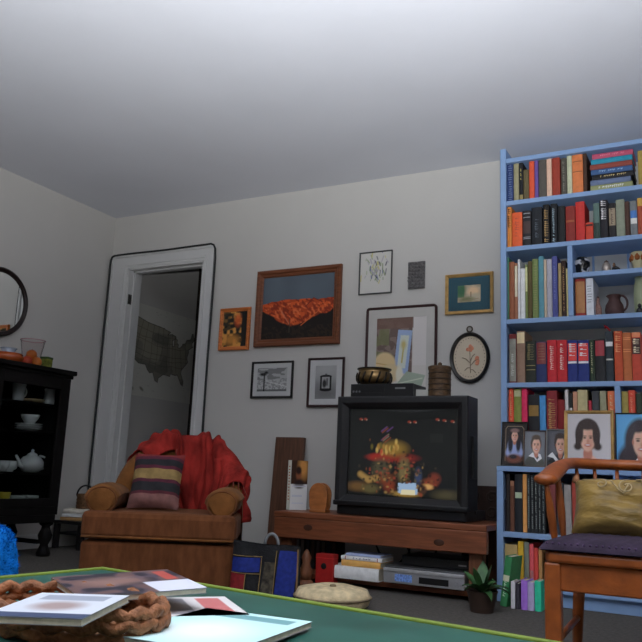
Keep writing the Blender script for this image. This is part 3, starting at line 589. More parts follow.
def p_tree(w, h):
    p = Paint(w, h, 100, (134, 134, 134)); n = vnoise(p.U, p.V*2, 7, 11); p.put((p.V > .5)*(n > .5), (76, 76, 76), .7); p.put((p.V < .48), (112, 112, 112)); p.put((p.V < .5)*(vnoise(p.U, p.V, 30, 3) > .5), (150, 150, 150), .8); p.put((p.V < .1).astype(float), (80, 80, 80))
    p.line([(.24, .02), (.24, .75)], .022, (26, 26, 26)); p.ell(.2, .72, .12, .06, (26, 26, 26), .4); p.ell(.3, .8, .06, .05, (30, 30, 30), .4); p.line([(.3, .45), (1, .2)], .01, (160, 160, 160)); return p
m_white = mat('white_mat_board', (.60, .60, .60), .8, .02)
wall_pic('tree_photograph', 'landscape black and white photograph of a lone post in black frame', [(253.2, 362), (294.8, 361), (292.6, 398.7), (251.9, 397.9)], .014, .018, m_blackf, p_tree, (.03, .03, .03, .03), m_white, cat='picture')
def p_mirr(w, h):
    p = Paint(w, h, 90, (118, 118, 118)); p.ell(.5, .15, .8, .3, (92, 92, 92), .8); p.ell(.5, .9, .8, .25, (134, 134, 134), .8)
    p.rect(.24, .76, .28, .68, (26, 26, 26)); p.ell(.5, .67, .27, .05, (26, 26, 26), .1); p.ell(.5, .28, .27, .05, (26, 26, 26), .1); p.rect(.32, .68, .32, .66, (124, 124, 124)); p.ell(.44, .46, .09, .12, (40, 40, 40), .3); p.rect(.52, .6, .4, .62, (60, 60, 60), .8); p.rect(.46, .56, .68, .75, (40, 40, 40), .7); return p
wall_pic('mirror_photograph', 'upright black and white photograph with rounded shape in dark frame', [(308.8, 358.6), (345, 357.2), (344.4, 407.7), (308.5, 406.8)], .015, .018, mat('dark_red_frame', (.035, .012, .012), .35), p_mirr, (.038, .038, .036, .036), m_white)
def p_floral(w, h):
    p = Paint(w, h, 90, (156, 154, 150)); rs = random.Random(4)
    for k in range(60):
        x, y = .5+rs.gauss(0, .17), .52+rs.gauss(0, .17); a = rs.uniform(.9, 2.3); L = rs.uniform(.05, .15); p.line([(x, y), (x+L*math.cos(a), y+L*math.sin(a))], rs.uniform(.010, .022), rs.choice([(58, 70, 110), (96, 108, 78), (120, 128, 96), (44, 46, 60), (126, 120, 130), (150, 142, 84)]), .85)
    return p
wall_pic('floral_drawing', 'pale floral drawing with thin black frame left of grey plaque', [(359.9, 252.5), (393, 251.2), (392.3, 293.6), (359.9, 295)], .008, .014, mat('grey_black_frame', (.05, .05, .05), .4), p_floral, cat='drawing')
# grey relief plaque
a, b_ = PY(408.9, 262.8), PY(425.3, 288.5); pw, ph = b_.x-a.x, a.z-b_.z
pl = thing('relief_plaque', 'small grey embossed metal plaque above gold framed picture', 'plaque', ((a.x+b_.x)/2, -.002, (a.z+b_.z)/2))
obj('plate', B().box(-pw/2, pw/2, -.012, 0, -ph/2, ph/2), mat('pewter', A(82, 80, 80), .5, .35, 60, .6, 90, metal=.3), pl, bevel=.003)
bd = B(); rs = random.Random(2)
for i in range(5):
    for j in range(8):
        cx = -pw/2+pw*(i+.5)/5+rs.uniform(-.004, .004); cz_ = -ph/2+ph*(j+.5)/8; bd.lathe([(.010, 0), (.008, .004), (.003, .006)], 8, (cx, -.012, cz_), Matrix.Rotation(PI/2, 4, 'X'))
obj('relief', bd, _mats['pewter'], pl, smooth=True)
def p_gold(w, h):
    p = Paint(w, h, 90, (140, 128, 108)); p.mottle(.2, 12, 6); p.rect(0, .3, .3, 1, (66, 96, 66), .9); p.ell(.15, .7, .2, .3, (52, 84, 60), .4); p.ell(.68, .62, .25, .26, (176, 152, 122), .4); p.ell(.75, .3, .3, .2, (150, 140, 120), .4); p.ell(.4, .18, .3, .14, (98, 98, 70), .5); p.rect(.55, .6, .3, .6, (110, 86, 70), .7); p.line([(.3, .1), (.9, .2)], .012, (120, 104, 84)); return p
wall_pic('gold_framed_picture', 'gold framed garden picture with wide teal mat', [(446, 275), (494.3, 272.9), (493.6, 313.4), (446.2, 314.8)], .02, .022, m_goldf, p_gold, (.055, .055, .05, .05), mat('teal_mat_board', A(38, 66, 76), .8, .05))
def p_still(w, h):
    p = Paint(w, h, 160, (160, 156, 152)); n = vnoise(p.U, p.V, 16, 8)
    p.rect(0, .72, .2, 1, (88, 74, 70)); p.put((p.U < .72)*(n > .52)*(p.V > .2), (112, 98, 92), .8); p.put((p.U < .26)*(p.V > .45)*(vnoise(p.U, p.V, 9, 12) > .4), (96, 98, 70), .8); p.put((p.U < .74)*(p.V > .84), (96, 74, 66), .8)
    p.poly([(.36, .22), (.44, .82), (.72, .80), (.64, .18)], (122, 138, 164)); p.poly([(.43, .28), (.49, .74), (.66, .73), (.59, .26)], (164, 168, 160)); p.line([(.52, .35), (.56, .62)], .015, (150, 138, 84)); p.ell(.55, .6, .05, .06, (156, 146, 96), .5)
    p.ell(.18, .33, .22, .17, (172, 152, 116), .1); p.line([(.0, .35), (.36, .3)], .008, (150, 124, 80)); p.ell(.30, .2, .2, .13, (166, 150, 118), .15); p.ell(.48, .18, .07, .12, (176, 172, 158), .2)
    p.poly([(.4, .02), (.62, .22), (.98, .16), (.9, -.02)], (126, 136, 122)); p.line([(.45, .05), (.92, .12)], .01, (160, 164, 150)); p.rect(.74, 1, .3, 1, (164, 160, 158)); return p
pb = PY(402, 395.5).z
wall_pic('still_life_print', 'large still life print in dark red rounded frame above television', [(367.3, 307.8), (438, 305), (437, 398), (365.5, 398)], .016, .02, mat('maroon_frame', (.05, .018, .018), .35), p_still, (.055, .05, .055, .05), mat('cream_mat_board', (.58, .56, .53), .8, .02), rnd=.022)
# oval needlework
oc = PY(470.3, 357.8); rx = PY(490.5, 357.8).x-oc.x; rz = PY(470.3, 332.7).z-oc.z
ov = thing('oval_picture', 'oval floral needlework in black oval frame with hanging ring', 'picture', (oc.x, -.004, oc.z), (0, 0, 0), 'pictures on the back wall')
bd = B(); prof = [(1.0, 0), (1.0, -.016), (.95, -.024), (.88, -.02), (.85, -.008), (.85, 0)]; n = 56
bd.add([(rx*(1-(1-s)*rz/rx*1.0)*math.cos(2*PI*i/n) if False else (rx-(1-s)*rz*.95)*math.cos(2*PI*i/n), y, (rz-(1-s)*rz*.95)*math.sin(2*PI*i/n)) for s, y in prof for i in range(n)], [(j*n+i, j*n+(i+1) % n, ((j+1) % 6)*n+(i+1) % n, ((j+1) % 6)*n+i) for j in range(6) for i in range(n)])
obj('frame', bd, m_blackf, ov, smooth='auto')
ix, iz = rx-.15*rz*.95+.004, rz-.15*rz*.95+.004
obj('linen', B().add([(ix*math.cos(2*PI*i/n), -.005, iz*math.sin(2*PI*i/n)) for i in range(n)], [tuple(range(n))]), mat('linen', A(166, 154, 136), .9, .06, 200), ov)
bd = B(); bg = B(); rs = random.Random(3)
for k in range(13):
    a = rs.uniform(0, 6.28); q = rs.uniform(0, .018); r = rs.uniform(.007, .013); bd.lathe([(r, 0), (r*.7, .002), (.001, .003)], 8, (q*math.cos(a)+(.0 if k < 8 else rs.choice([-.035, .04])), -.005, q*math.sin(a)+(.05 if k < 8 else rs.uniform(-.03, .0))), Matrix.Rotation(PI/2, 4, 'X'))
for p0, p1 in (((0, .04), (.005, -.09)), ((0, -.03), (-.045, .0)), ((.003, -.05), (.05, -.01)), ((.004, -.06), (-.03, -.075)), ((.004, -.07), (.035, -.09)), ((.003, -.02), (.03, .02))): bg.tube([(p0[0], -.006, p0[1]), ((p0[0]+p1[0])/2, -.007, (p0[1]+p1[1])/2+.008), (p1[0], -.006, p1[1])], .0022, 6, up=(0, 1, 0))
obj('stitched_flowers', bd, mat('rust_thread', A(172, 112, 88), .8), ov); obj('stitched_stems', bg, mat('stem_thread', A(110, 96, 80), .8), ov)
bd = B()
for k in range(34):
    a = 2*PI*k/34; bd.lathe([(.003, 0), (.001, .001)], 6, (ix*.86*math.cos(a), -.005, iz*.86*math.sin(a)), Matrix.Rotation(PI/2, 4, 'X'))
obj('stitched_border', bd, _mats['stem_thread'], ov)
ringb = B().tube([(.016*math.cos(a), -.012, rz+.018+.016*math.sin(a)) for a in np.linspace(0, 2*PI, 20)], .004, 8, up=(0, 1, 0), cap=False)
obj('hanging_ring', ringb, mat('dark_brass', (.1, .08, .05), .35, metal=.7), ov, smooth=True)

# ------------------------------------------------------------------ television on its wooden bench
YBN = -.58
zb0 = (PY(274, 510.5, YBN).z+PY(490, 526, YBN).z)/2; zb1 = (PY(274, 536, YBN).z+PY(490, 556, YBN).z)/2
xb0, xb1 = PY(274, 520, YBN).x, min(PY(491, 540, YBN).x, XBLL)-.006
m_pine = wood('bench_wood', (.21, .066, .028), .45); m_pine_v = wood('bench_wood_upright', (.17, .065, .03), .5, (12, 12, 1))
bn = thing('tv_bench', 'long reddish brown wooden bench with thick apron under the television', 'bench', (xb0, -.3, 0))
def bb(name, x0, x1, y0, y1, za, zb, m=m_pine): return obj(name, B().box(x0-xb0, x1-xb0, y0+.3, y1+.3, za, zb), m, bn, bevel=.005)
bb('top_board', xb0-.003, xb1, YBN+.0, -.10, zb0-.03, zb0); bb('apron', xb0, xb1, YBN, YBN+.04, zb1, zb0-.03)
bb('apron', xb0, xb1, -.14, -.10, zb1+.04, zb0-.03)
for x0, y0 in ((xb0+.02, YBN+.045), (xb1-.1, YBN+.045), (xb0+.02, -.2), (xb1-.1, -.2)): bb('leg', x0, x0+.07, y0, y0+.06, 0, zb0-.03, m_pine_v)
bb('lower_shelf', xb0+.02, xb1-.02, YBN+.05, -.12, .02, .045)
for kx, kz in ((.18, .06), (.8, .04)):
    obj('knot', B().lathe([(.016, 0), (.014, .0012), (.004, .002)], 14, (kx*(xb1-xb0), YBN+.3, zb1+kz), Matrix.Rotation(PI/2, 4, 'X') @ Matrix.Scale(1.7, 4, (1, 0, 0))), mat('knot_wood', (.06, .022, .012), .5), bn)
# plank behind, leaning on the wall
pa, pb_ = PY(276.4, 437.6, -.06), PY(304.7, 438, -.06)
pk = obj('wooden_plank', B().box(0, pb_.x-pa.x, -.028, 0, 0, pa.z+.004), wood('plank_wood', (.115, .05, .028), .5, (12, 12, 1)), None, (pa.x, -.095, .0), bevel=.003, rot=(-.07, 0, 0))
tag(pk, 'tall dark brown wooden plank leaning upright against the wall', 'plank')
# carved panel between television and bookcase
ca, cb = PY(470, 485.5, -.05), PY(497, 488, -.05)
cp = thing('carved_panel', 'dark carved wooden panel between the television and blue bookcase', 'panel', ((ca.x+cb.x)/2+.02, -.06, 0), (-.05, 0, 0))
cw = cb.x-ca.x+.12; ch = ca.z+.002; m_carv = wood('carved_wood', (.045, .024, .018), .45, (6, 6, 2))
obj('board', B().box(-cw/2, cw/2-.05, -.02, 0, 0, ch), m_carv, cp, bevel=.004)
bd = B()
for k in range(5):
    for s in (-1, 1):
        cx, cz_ = s*.05-.02, ch-.06-.085*k; bd.tube([(cx+s*.038*(1-t/12)*math.cos(t*.9)*1, -.022, cz_+.036*(1-t/12)*math.sin(t*.9)) for t in range(12)], .006, 6, up=(0, 1, 0))
obj('carved_scroll', bd, m_carv, cp, smooth=True)
# television
YT = -.52
tx0, tx1 = PY(336, 450, YT).x-.003, PY(467, 450, YT).x+.004; tzt = (PY(336, 395.4, YT).z+PY(467, 396.3, YT).z)/2; tzb = zb0+.002
m_tv = mat('tv_plastic', (.018, .018, .020), .38, .1, 60, .03, 500, spec=.45); m_tvd = mat('tv_plastic_dark', (.009, .009, .010), .3, spec=.45)
tv = thing('television', 'large black tube television showing a dark banquet scene', 'television', ((tx0+tx1)/2, YT, tzb))
tw, tht = tx1-tx0, tzt-tzb; base = .052
sx0, sx1 = -tw/2+.062, tw/2-.062; sz0 = PY(400, 497.5, YT).z-tzb; sz1 = PY(400, 408.2, YT).z-tzb
# front bezel as a ring with sloping inner lip
def rr_(x0, x1, za, zb, y): return [(x0, y, za), (x1, y, za), (x1, y, zb), (x0, y, zb)]
rings = [rr_(-tw/2, tw/2, base, tht, .17), rr_(-tw/2, tw/2, base, tht, .008), rr_(-tw/2+.008, tw/2-.008, base+.008, tht-.008, 0), rr_(sx0-.03, sx1+.03, sz0-.03, sz1+.03, .0), rr_(sx0, sx1, sz0, sz1, .028), rr_(sx0, sx1, sz0, sz1, .05)]
obj('bezel', B().add([p for r_ in rings for p in r_], [(j*4+i, j*4+(i+1) % 4, (j+1)*4+(i+1) % 4, (j+1)*4+i) for j in range(5) for i in range(4)]), m_tv, tv, bevel=.002)
def tap(y, k, kz): return rr_(-tw/2*k, tw/2*k, base*.6, base+(tht-base)*kz, y)
rings = [tap(.165, .985, .99), tap(.20, .93, .97), tap(.30, .78, .86), tap(.40, .62, .72)]
obj('rear_housing', B().add([p for r_ in rings for p in r_], [(j*4+i, j*4+(i+1) % 4, (j+1)*4+(i+1) % 4, (j+1)*4+i) for j in range(3) for i in range(4)]+[(3, 2, 1, 0), (12, 13, 14, 15)]), m_tvd, tv, bevel=.006)
obj('plinth', B().box(-tw/2+.012, tw/2-.012, .012, .36, .0, base), m_tvd, tv, bevel=.008)
obj('lower_lip', B().box(-tw/2-.002, tw/2+.002, -.008, .05, base-.004, base+.022), m_tvd, tv, bevel=.006)
obj('side_grille', B().box(tw/2-.002, tw/2+.012, .06, .13, tht*.34, tht*.68), m_tvd, tv, bevel=.004)
obj('name_plate', B().box(-.022, .022, -.0015, .002, sz0-.040, sz0-.031), mat('plate_grey', (.12, .10, .09), .4, metal=.5), tv)
p = Paint(sx1-sx0, sz1-sz0, 190, (16, 17, 16), 1.); rs = random.Random(11)
E1 = lambda *a, **k: p.ell(*a, **k)
p.ell(.5, .45, .6, .6, (26, 27, 26), .6, .8); p.rect(.76, .87, .62, .72, (36, 38, 36), .6)
for x, y in ((.11, .88), (.155, .88), (.57, .85), (.62, .85), (.82, .88), (.88, .87), (.95, .86)): p.ell(x, y, .014, .012, (150, 56, 40), .5, .8); p.ell(x+.012, y-.01, .006, .006, (200, 170, 150), .5, .7)
p.ell(.42, .44, .22, .055, (120, 34, 30), .3); p.ell(.3, .44, .1, .04, (140, 40, 32), .4); p.ell(.44, .54, .11, .08, (126, 100, 44), .5)
for k in range(26): p.ell(.42+rs.gauss(0, .07), .54+rs.gauss(0, .035), .012, .03, rs.choice([(190, 160, 90), (150, 110, 50), (170, 60, 40), (100, 90, 40)]), .5, .9)
for k in range(8): x = .30+rs.uniform(0, .08); y = .6+rs.uniform(0, .14); p.line([(x, y), (x+.05, y+.05)], .006, rs.choice([(120, 60, 40), (110, 104, 90), (90, 60, 110)]), .8)
p.ell(.53, .3, .05, .14, (110, 96, 62), .4); p.ell(.32, .32, .08, .1, (70, 66, 48), .4); p.ell(.36, .2, .08, .06, (110, 60, 34), .6); p.ell(.4, .12, .05, .06, (120, 52, 34), .6)
p.line([(.12, .24), (.2, .18), (.28, .2)], .025, (150, 118, 66)); p.ell(.1, .1, .1, .05, (96, 70, 40), .5); p.ell(.22, .08, .08, .05, (84, 76, 48), .4)
p.poly([(.47, .05), (.48, .16), (.64, .17), (.66, .04)], (150, 176, 204)); p.poly([(.49, .04), (.5, .1), (.64, .11), (.64, .03)], (214, 206, 170)); p.ell(.55, .04, .12, .03, (150, 120, 60), .4)
p.ell(.66, .24, .03, .09, (52, 62, 90), .4); p.ell(.76, .17, .06, .05, (120, 60, 36), .5); p.ell(.74, .13, .05, .03, (196, 150, 90), .4); p.ell(.80, .22, .05, .06, (110, 50, 36), .4); p.ell(.70, .1, .035, .05, (70, 46, 34), .3)
for k in range(260): p.ell(.48+rs.gauss(0, .17), .22+rs.gauss(0, .12), rs.uniform(.005, .014), rs.uniform(.005, .02), rs.choice([(120, 70, 40), (90, 84, 56), (140, 60, 44), (60, 52, 40), (150, 120, 70), (22, 20, 18), (30, 26, 22), (18, 18, 18)]), .6, .8)
p.poly([(.48, .05), (.49, .15), (.63, .16), (.65, .04)], (150, 176, 204)); p.poly([(.5, .035), (.51, .085), (.63, .09), (.63, .03)], (214, 206, 170))
p.ell(.9, .05, .1, .05, (70, 64, 44), .6)
p.build('screen', tv, (0, .040, (sz0+sz1)/2), printmat('tv_screen', .12, .85), bulge=.014)
# things on the television
ytop = YT+.09; m_blk = mat('black_plastic', (.013, .013, .014), .4, spec=.4)
def onTV(px): return PY(px, 394, ytop).x
x0, x1 = onTV(350.5), onTV(413); hbx = PY(380, 383.8, ytop).z-tzt
bx_ = thing('cable_box', 'flat black set-top box lying on top of television', 'box', ((x0+x1)/2, ytop, tzt+.001))
wb = x1-x0; obj('case', B().box(-wb/2, wb/2, 0, .2, .006, hbx), m_blk, bx_, bevel=.003)
for sx in (-1, 1):
    for sy in (.02, .18): obj('foot', B().lathe([(.009, 0), (.009, .006)], 12, (sx*(wb/2-.03), sy, 0)), m_blk, bx_)
obj('front_window', B().box(-wb*.32, wb*.05, -.0012, .002, hbx*.35, hbx*.75), m_tvd, bx_)
obj('label_strip', B().box(wb*.22, wb*.38, -.0012, .002, hbx*.6, hbx*.72), mat('label_grey', (.25, .25, .25), .5), bx_)
for k in range(3): obj('button', B().lathe([(.006, 0), (.005, .003)], 10, (-wb*.45+k*.018, 0, hbx*.45), Matrix.Rotation(PI/2, 4, 'X')), mat('button_grey', (.14, .14, .15), .4), bx_)
yb_ = ytop+.08; x0, x1 = PY(358.5, 380, yb_).x, PY(390, 380, yb_).x; r = (x1-x0)/2; hb = PY(374, 369.5, yb_).z-tzt-hbx
bw = thing('brass_bowl', 'round dark brass bowl with ribbed sides on the set-top box', 'bowl', ((x0+x1)/2, yb_, tzt+hbx+.001))
m_brass = mat('aged_brass', (.22, .14, .06), .3, .35, 20, metal=.85)
obj('body', B().lathe([(r*.72, 0), (r*.95, hb*.2), (r, hb*.45), (r*.96, hb*.72), (r*.9, hb*.8), (r*.93, hb*.9), (r*.97, hb), (r*.9, hb), (r*.84, hb*.7), (r*.8, hb*.2)], 36), m_brass, bw, smooth=True)
for k in range(14):
    a = 2*PI*k/14; obj('rib', B().tube([(rr0*r*math.cos(a+da), rr0*r*math.sin(a+da), z*hb) for rr0, z, da in ((.88, .1, -.12), (1.0, .3, -.05), (1.02, .5, .02), (.97, .74, .1))], .006, 6), mat('dark_band', (.03, .022, .015), .4, metal=.4), bw, smooth=True)
obj('rim', B().lathe([(r*.93, hb*.93), (r*1.0, hb*.95), (r*1.0, hb*1.02), (r*.9, hb*1.02)], 36), _mats['dark_band'], bw, smooth=True)
yj = YT+.10; x0, x1 = PY(428.8, 380, yj).x, PY(450.8, 380, yj).x; r = (x1-x0)/2; hj = PY(440, 366.5, yj).z-tzt
jr = thing('lidded_jar', 'brown textured cylindrical jar with knobbed lid on television', 'jar', ((x0+x1)/2, yj, tzt+.001))
m_jar = mat('jar_wood', (.10, .055, .025), .5, .5, 40, .5, 60, stretch=(1, 1, 2))
obj('body', B().lathe([(r*.95, 0), (r, hj*.03), (r*.97, hj*.1), (r*.97, hj*.85), (r, hj*.9)], 32), m_jar, jr, smooth='auto')
lo = obj('lid', B().lathe([(r*1.02, hj*.88), (r*1.03, hj*.97), (r*.9, hj*1.0), (r*.3, hj*1.01)], 32), m_jar, jr, smooth='auto'); obj('knob', B().lathe([(r*.12, hj), (r*.2, hj*1.06), (r*.18, hj*1.1), (r*.05, hj*1.13)], 16), m_jar, lo, smooth=True)
bd = B()
for k in range(4): bd.lathe([(r*.97, hj*(.2+.18*k)), (r*1.015, hj*(.22+.18*k)), (r*.97, hj*(.24+.18*k))], 32, cap=False)
obj('hoop', bd, mat('jar_dark', (.04, .022, .012), .5), jr)
yk = YT+.13; x0, x1 = PY(415, 390, yk).x, PY(428, 390, yk).x
tag(obj('card', B().prism([(-(x1-x0)/2, 0), ((x1-x0)/2, 0), ((x1-x0)/2, .045), (-(x1-x0)/2, .048)], 0, .002), mat('card_white', (.55, .54, .5), .8), None, ((x0+x1)/2, yk, tzt+.001), rot=(-.12, 0, 0)), 'small plain white card standing between set-top box and jar', 'card')
# book and rounded wooden block on the bench
ybk = YBN+.16
x0, x1, x2 = PY(285, 490, ybk).x, PY(290.5, 490, ybk).x, PY(305.5, 490, ybk).x
hbk = PY(296, 460.5, ybk).z-zb0
pbk = thing('paperback_book', 'cream paperback with dark portrait cover standing on the bench', 'book', (x1, ybk, zb0+.001), (0, 0, math.radians(60)))
wbk = x2-x1+.012; tbk = .036
obj('cover', B().box(0, wbk, -.0, .0015, 0, hbk).box(-.0015, 0, 0, tbk, 0, hbk).box(0, wbk, tbk-.0015, tbk, 0, hbk), mat('cream_cover', A(170, 158, 132, .3), .5, .04), pbk)
obj('page_block', B().box(.001, wbk-.003, .002, tbk-.002, .002, hbk-.002), m_page, pbk)
p = Paint(wbk, hbk, 60, (150, 156, 166), .3); p.rect(0, 1, .52, 1, (40, 26, 20)); p.ell(.72, .86, .3, .22, (150, 98, 52), .5, .9); p.ell(.45, .72, .16, .14, (92, 54, 36), .3); p.ell(.44, .8, .17, .08, (30, 20, 18), .3); p.ell(.5, .52, .3, .1, (30, 22, 22), .3)
p.rect(.1, .9, .47, .49, (120, 122, 132)).rect(.1, .85, .36, .42, (168, 172, 180)).rect(.1, .7, .26, .3, (120, 124, 134), .7).rect(.1, .8, .12, .15, (126, 130, 140), .7); p.rect(0, 1, 0, .52, (150, 156, 166), .2)
p.build('cover_print', pbk, (wbk/2, -.0008, hbk/2), printmat('print_gloss', .4))
bd = B()
for k in range(12): bd.box(-.0022, -.0014, tbk*.3, tbk*.7, hbk*(.2+.06*k), hbk*(.2+.06*k)+.006)
obj('title_lettering', bd, cmat((120, 70, 40), 'ink', .3), pbk)
ywb = YBN+.12; x0, x1 = PY(308.5, 500, ywb).x, PY(327, 500, ywb).x; r = (x1-x0)/2; hw_ = PY(318, 483, ywb).z-zb0
wbb = thing('wooden_napkin_holder', 'arched orange brown wooden holder standing on the bench', 'holder', ((x0+x1)/2, ywb, zb0+.001))
arch = [(-r*.8, .012), (r*.8, .012)]+[(r*.93, .03)]+[(r*math.cos(a), hw_-r*1.1+r*1.1*math.sin(a)) for a in np.linspace(0, PI, 16)]+[(-r*.93, .03)]
m_or = wood('orange_wood', (.42, .15, .045), .4, (2, 2, 5))
obj('front_plate', B().prism(arch, 0, .012), m_or, wbb, bevel=.003); obj('back_plate', B().prism(arch, .045, .057), m_or, wbb, bevel=.003); obj('foot', B().box(-r*.85, r*.85, -.004, .061, 0, .014), m_or, wbb, bevel=.003)

# ------------------------------------------------------------------ under the bench
yv = YBN+.16; zsh = .0455
x0 = PY(302, 552, -.25).x
for k in range(8):
    t = thing('video_cassette', 'black video cassette, %s from left in the row under the bench' % ORD[k], 'cassette', (x0+.033*k, -.335, zsh), (0, 0, 0), 'cassettes under the bench')
    obj('case', B().box(0, .03, 0, .11, 0, .195-.004*(k % 3)), m_blk if k % 3 else mat('cassette_grey', (.04, .042, .045), .5), t, bevel=.002)
    obj('spine_label', B().box(.005, .025, -.0012, .001, .05, .15), mat('cassette_label_%d' % (k % 4), [(.10, .10, .11), (.16, .15, .14), (.06, .07, .10), (.12, .08, .07)][k % 4], .7), t)
yr = YBN-.02; xa, xb2 = PY(315.5, 568, yr).x, PY(333, 568, yr).x; zt_ = PY(323, 555, yr).z
rbx = thing('red_box', 'small red box with dark round hole under the bench', 'box', ((xa+xb2)/2, yr, 0)); wr = xb2-xa
zt_ = max(zt_, .16)
obj('case', B().box(-wr/2, wr/2, 0, .06, 0, zt_), mat('red_card', A(132, 26, 24, .55), .5), rbx, bevel=.003)
obj('round_hole', B().lathe([(.016, 0), (.013, .001)], 18, (-.004, -.0, zt_*.62), Matrix.Rotation(PI/2, 4, 'X')), m_blk, rbx)
obj('lid_edge', B().box(-wr/2-.001, wr/2+.001, -.001, .061, zt_*.86, zt_*.885), mat('red_dark', A(96, 18, 18, .2), .5), rbx)
# brown ornament left of the red box
xo = PY(309, 565, YBN-.03).x
orn = thing('wooden_carving', 'small brown carved wooden ornament left of the red box', 'ornament', (xo, YBN-.06, 0))
obj('base', B().lathe([(.04, 0), (.042, .015), (.03, .03)], 18), m_pine_v, orn, smooth=True); obj('body', B().lathe([(.028, .028), (.034, .07), (.02, .11), (.026, .14), (.012, .17), (.003, .18)], 18), m_pine_v, orn, smooth=True)
# stack of books and the silver player
yq = YBN+.03
def stack_item(name, label, cat, p0, p1, yt, yb_, c, d, E=.2, marks=None, dz=0):
    x0, x1 = PY(p0, (yt+yb_)/2, yq).x, PY(p1, (yt+yb_)/2, yq).x; return x0, x1, PY((p0+p1)/2, yt, yq).z
zc0 = zsh
def lying(label, p0, p1, hgt, z0, c, d, dy=0., E=.22, mark=None):
    x0, x1 = PY(p0, 572, yq).x, PY(p1, 572, yq).x; t = hgt
    o = make_book(-t/2, t/2, 0, x1-x0, 0, d, c, label, 'books stacked under the bench', mark or [], E=E); o.rotation_euler = (0, PI/2, 0); o.location = (x0, yq+dy, z0+t/2); return z0+t+.0006
zq = lying('thick white book at the bottom of stack under bench', 331.5, 381, .062, zsh+.001, (158, 154, 150), .2, -.03, .24)
zq = lying('tan brown book in the middle of stack under bench', 343, 382, .03, zq, (150, 92, 42), .17, -.02, .22)
zq = lying('white and dark paperback on top of stack under bench', 342, 383, .02, zq, (150, 146, 150), .16, -.015, .22, [('band', .1, .9, (90, 30, 30)), ('text', .3, .7, (40, 44, 70))])
zq = lying('thin blue grey booklet lying on the stack under bench', 346, 381, .012, zq, (90, 100, 124), .15, -.01, .22)
x0, x1 = PY(386, 575, yq).x, min(PY(468, 575, yq).x, xb1-.108); dw = x1-x0
dv = thing('disc_player', 'silver disc player with blue lettered panel under the bench', 'disc player', ((x0+x1)/2, yq-.03, zsh+.0005))
m_sil = mat('silver_plastic', (.42, .42, .44), .35, .05, 80, metal=.5)
dhh = .085
obj('case', B().box(-dw/2, dw/2, .012, .32, .008, dhh), mat('player_grey', (.10, .10, .105), .4, metal=.3), dv, bevel=.003)
obj('front_panel', B().box(-dw/2-.002, dw/2+.002, 0, .014, .006, dhh*.72), m_sil, dv, bevel=.003)
obj('front_lip', B().box(-dw/2-.002, dw/2+.002, -.004, .014, dhh*.72, dhh*.9), mat('silver_bright', (.6, .6, .62), .3, metal=.5), dv, bevel=.002)
obj('display_window', B().box(-.02, .13, -.0015, .004, dhh*.2, dhh*.55), m_tvd, dv)
obj('blue_panel', B().box(-dw/2+.06, -dw/2+.15, -.0015, .004, dhh*.2, dhh*.6), mat('blue_sticker', A(58, 76, 150, .22), .5, .5, 120), dv)
for k in range(4): obj('button', B().lathe([(.008, 0), (.007, .004)], 12, (.17+.022*k, 0, dhh*.36), Matrix.Rotation(PI/2, 4, 'X')), m_sil, dv)
for sx in (-1, 1):
    for sy in (.04, .28): obj('foot', B().lathe([(.014, 0), (.014, .01)], 12, (sx*(dw/2-.04), sy, -.0)), m_blk, dv)
# a black recorder on it, set back
rc = thing('video_recorder', 'slim black video recorder lying on the silver player', 'recorder', ((x0+x1)/2+.03, yq+.06, zsh+dhh+.001))
obj('case', B().box(-dw/2+.03, dw/2-.02, 0, .24, .004, .05), m_blk, rc, bevel=.003); obj('tape_flap', B().box(-.1, .08, -.0015, .002, .018, .04), m_tvd, rc); obj('label_strip', B().box(.12, .16, -.0012, .002, .02, .027), _mats['label_grey'], rc)
for k, (a, s) in enumerate(((.0, 1), (.12, -1), (.17, 1), (.26, -1))):
    xq = PY(376+a*190, 548, -.16).x
    tag(obj('power_cord', B().tube([(xq, -.10, zb1+.02), (xq+s*.01, -.10, zb1-.04), (xq-s*.05, -.09, .22), (xq-s*.02, -.07, .14), (xq+s*.04, -.05, .09), (xq+s*.1, -.04, .006)], .0055, 7, up=(0, 1, 0)), m_blk, smooth=True), 'black cord hanging behind the bench, %s from left' % ORD[k], 'cord', 'cords behind the bench')

# ------------------------------------------------------------------ plant, green book and paperbacks on the floor before the bookcase
pp = PZ(482, 612, 0); m_leaf = mat('leaf_green', (.045, .13, .04), .45, .35, 30, .1, 60)
pt = thing('potted_plant', 'small leafy green plant in dark pot at the bench corner', 'plant', (pp.x, pp.y, 0))
obj('pot', B().lathe([(.05, 0), (.065, .08), (.07, .09), (.064, .09), (.058, .075)], 24), mat('pot_brown', (.05, .03, .022), .5), pt, smooth='auto')
obj('soil', B().lathe([(.058, .07), (.0, .076)], 18, cap=False), mat('soil', (.02, .014, .01), .95), pt)
rs = random.Random(5)
def leaf(L, wd, a, el, droop):
    def fn(u, v):
        s = v; wv = wd*math.sin(PI*min(.999, s**.8))*(u-.5)*2; xx = L*s*math.cos(el)-droop*s*s*.3*L; zz_ = L*s*math.sin(el)-droop*L*s*s
        zz_ += abs(u-.5)*wd*.5; return (xx*math.cos(a)-wv*math.sin(a), xx*math.sin(a)+wv*math.cos(a), .075+zz_)
    return B().grid(fn, 5, 9)
for k in range(17): obj('leaf', leaf(rs.uniform(.13, .21), rs.uniform(.018, .03), 2*PI*k/17*2.4, rs.uniform(.5, 1.25), rs.uniform(.25, .6)), m_leaf, pt, smooth=True)
gp = PZ(506, 606, 0)
gb = make_book(-.017, .017, 0, .225, 0, .13, (28, 78, 44), 'dark green hardback standing tilted on the floor before bookcase', 'books on the floor', [('panel', .5, .62, (120, 120, 100)), ('text', .2, .48, (110, 130, 110))], E=.25)
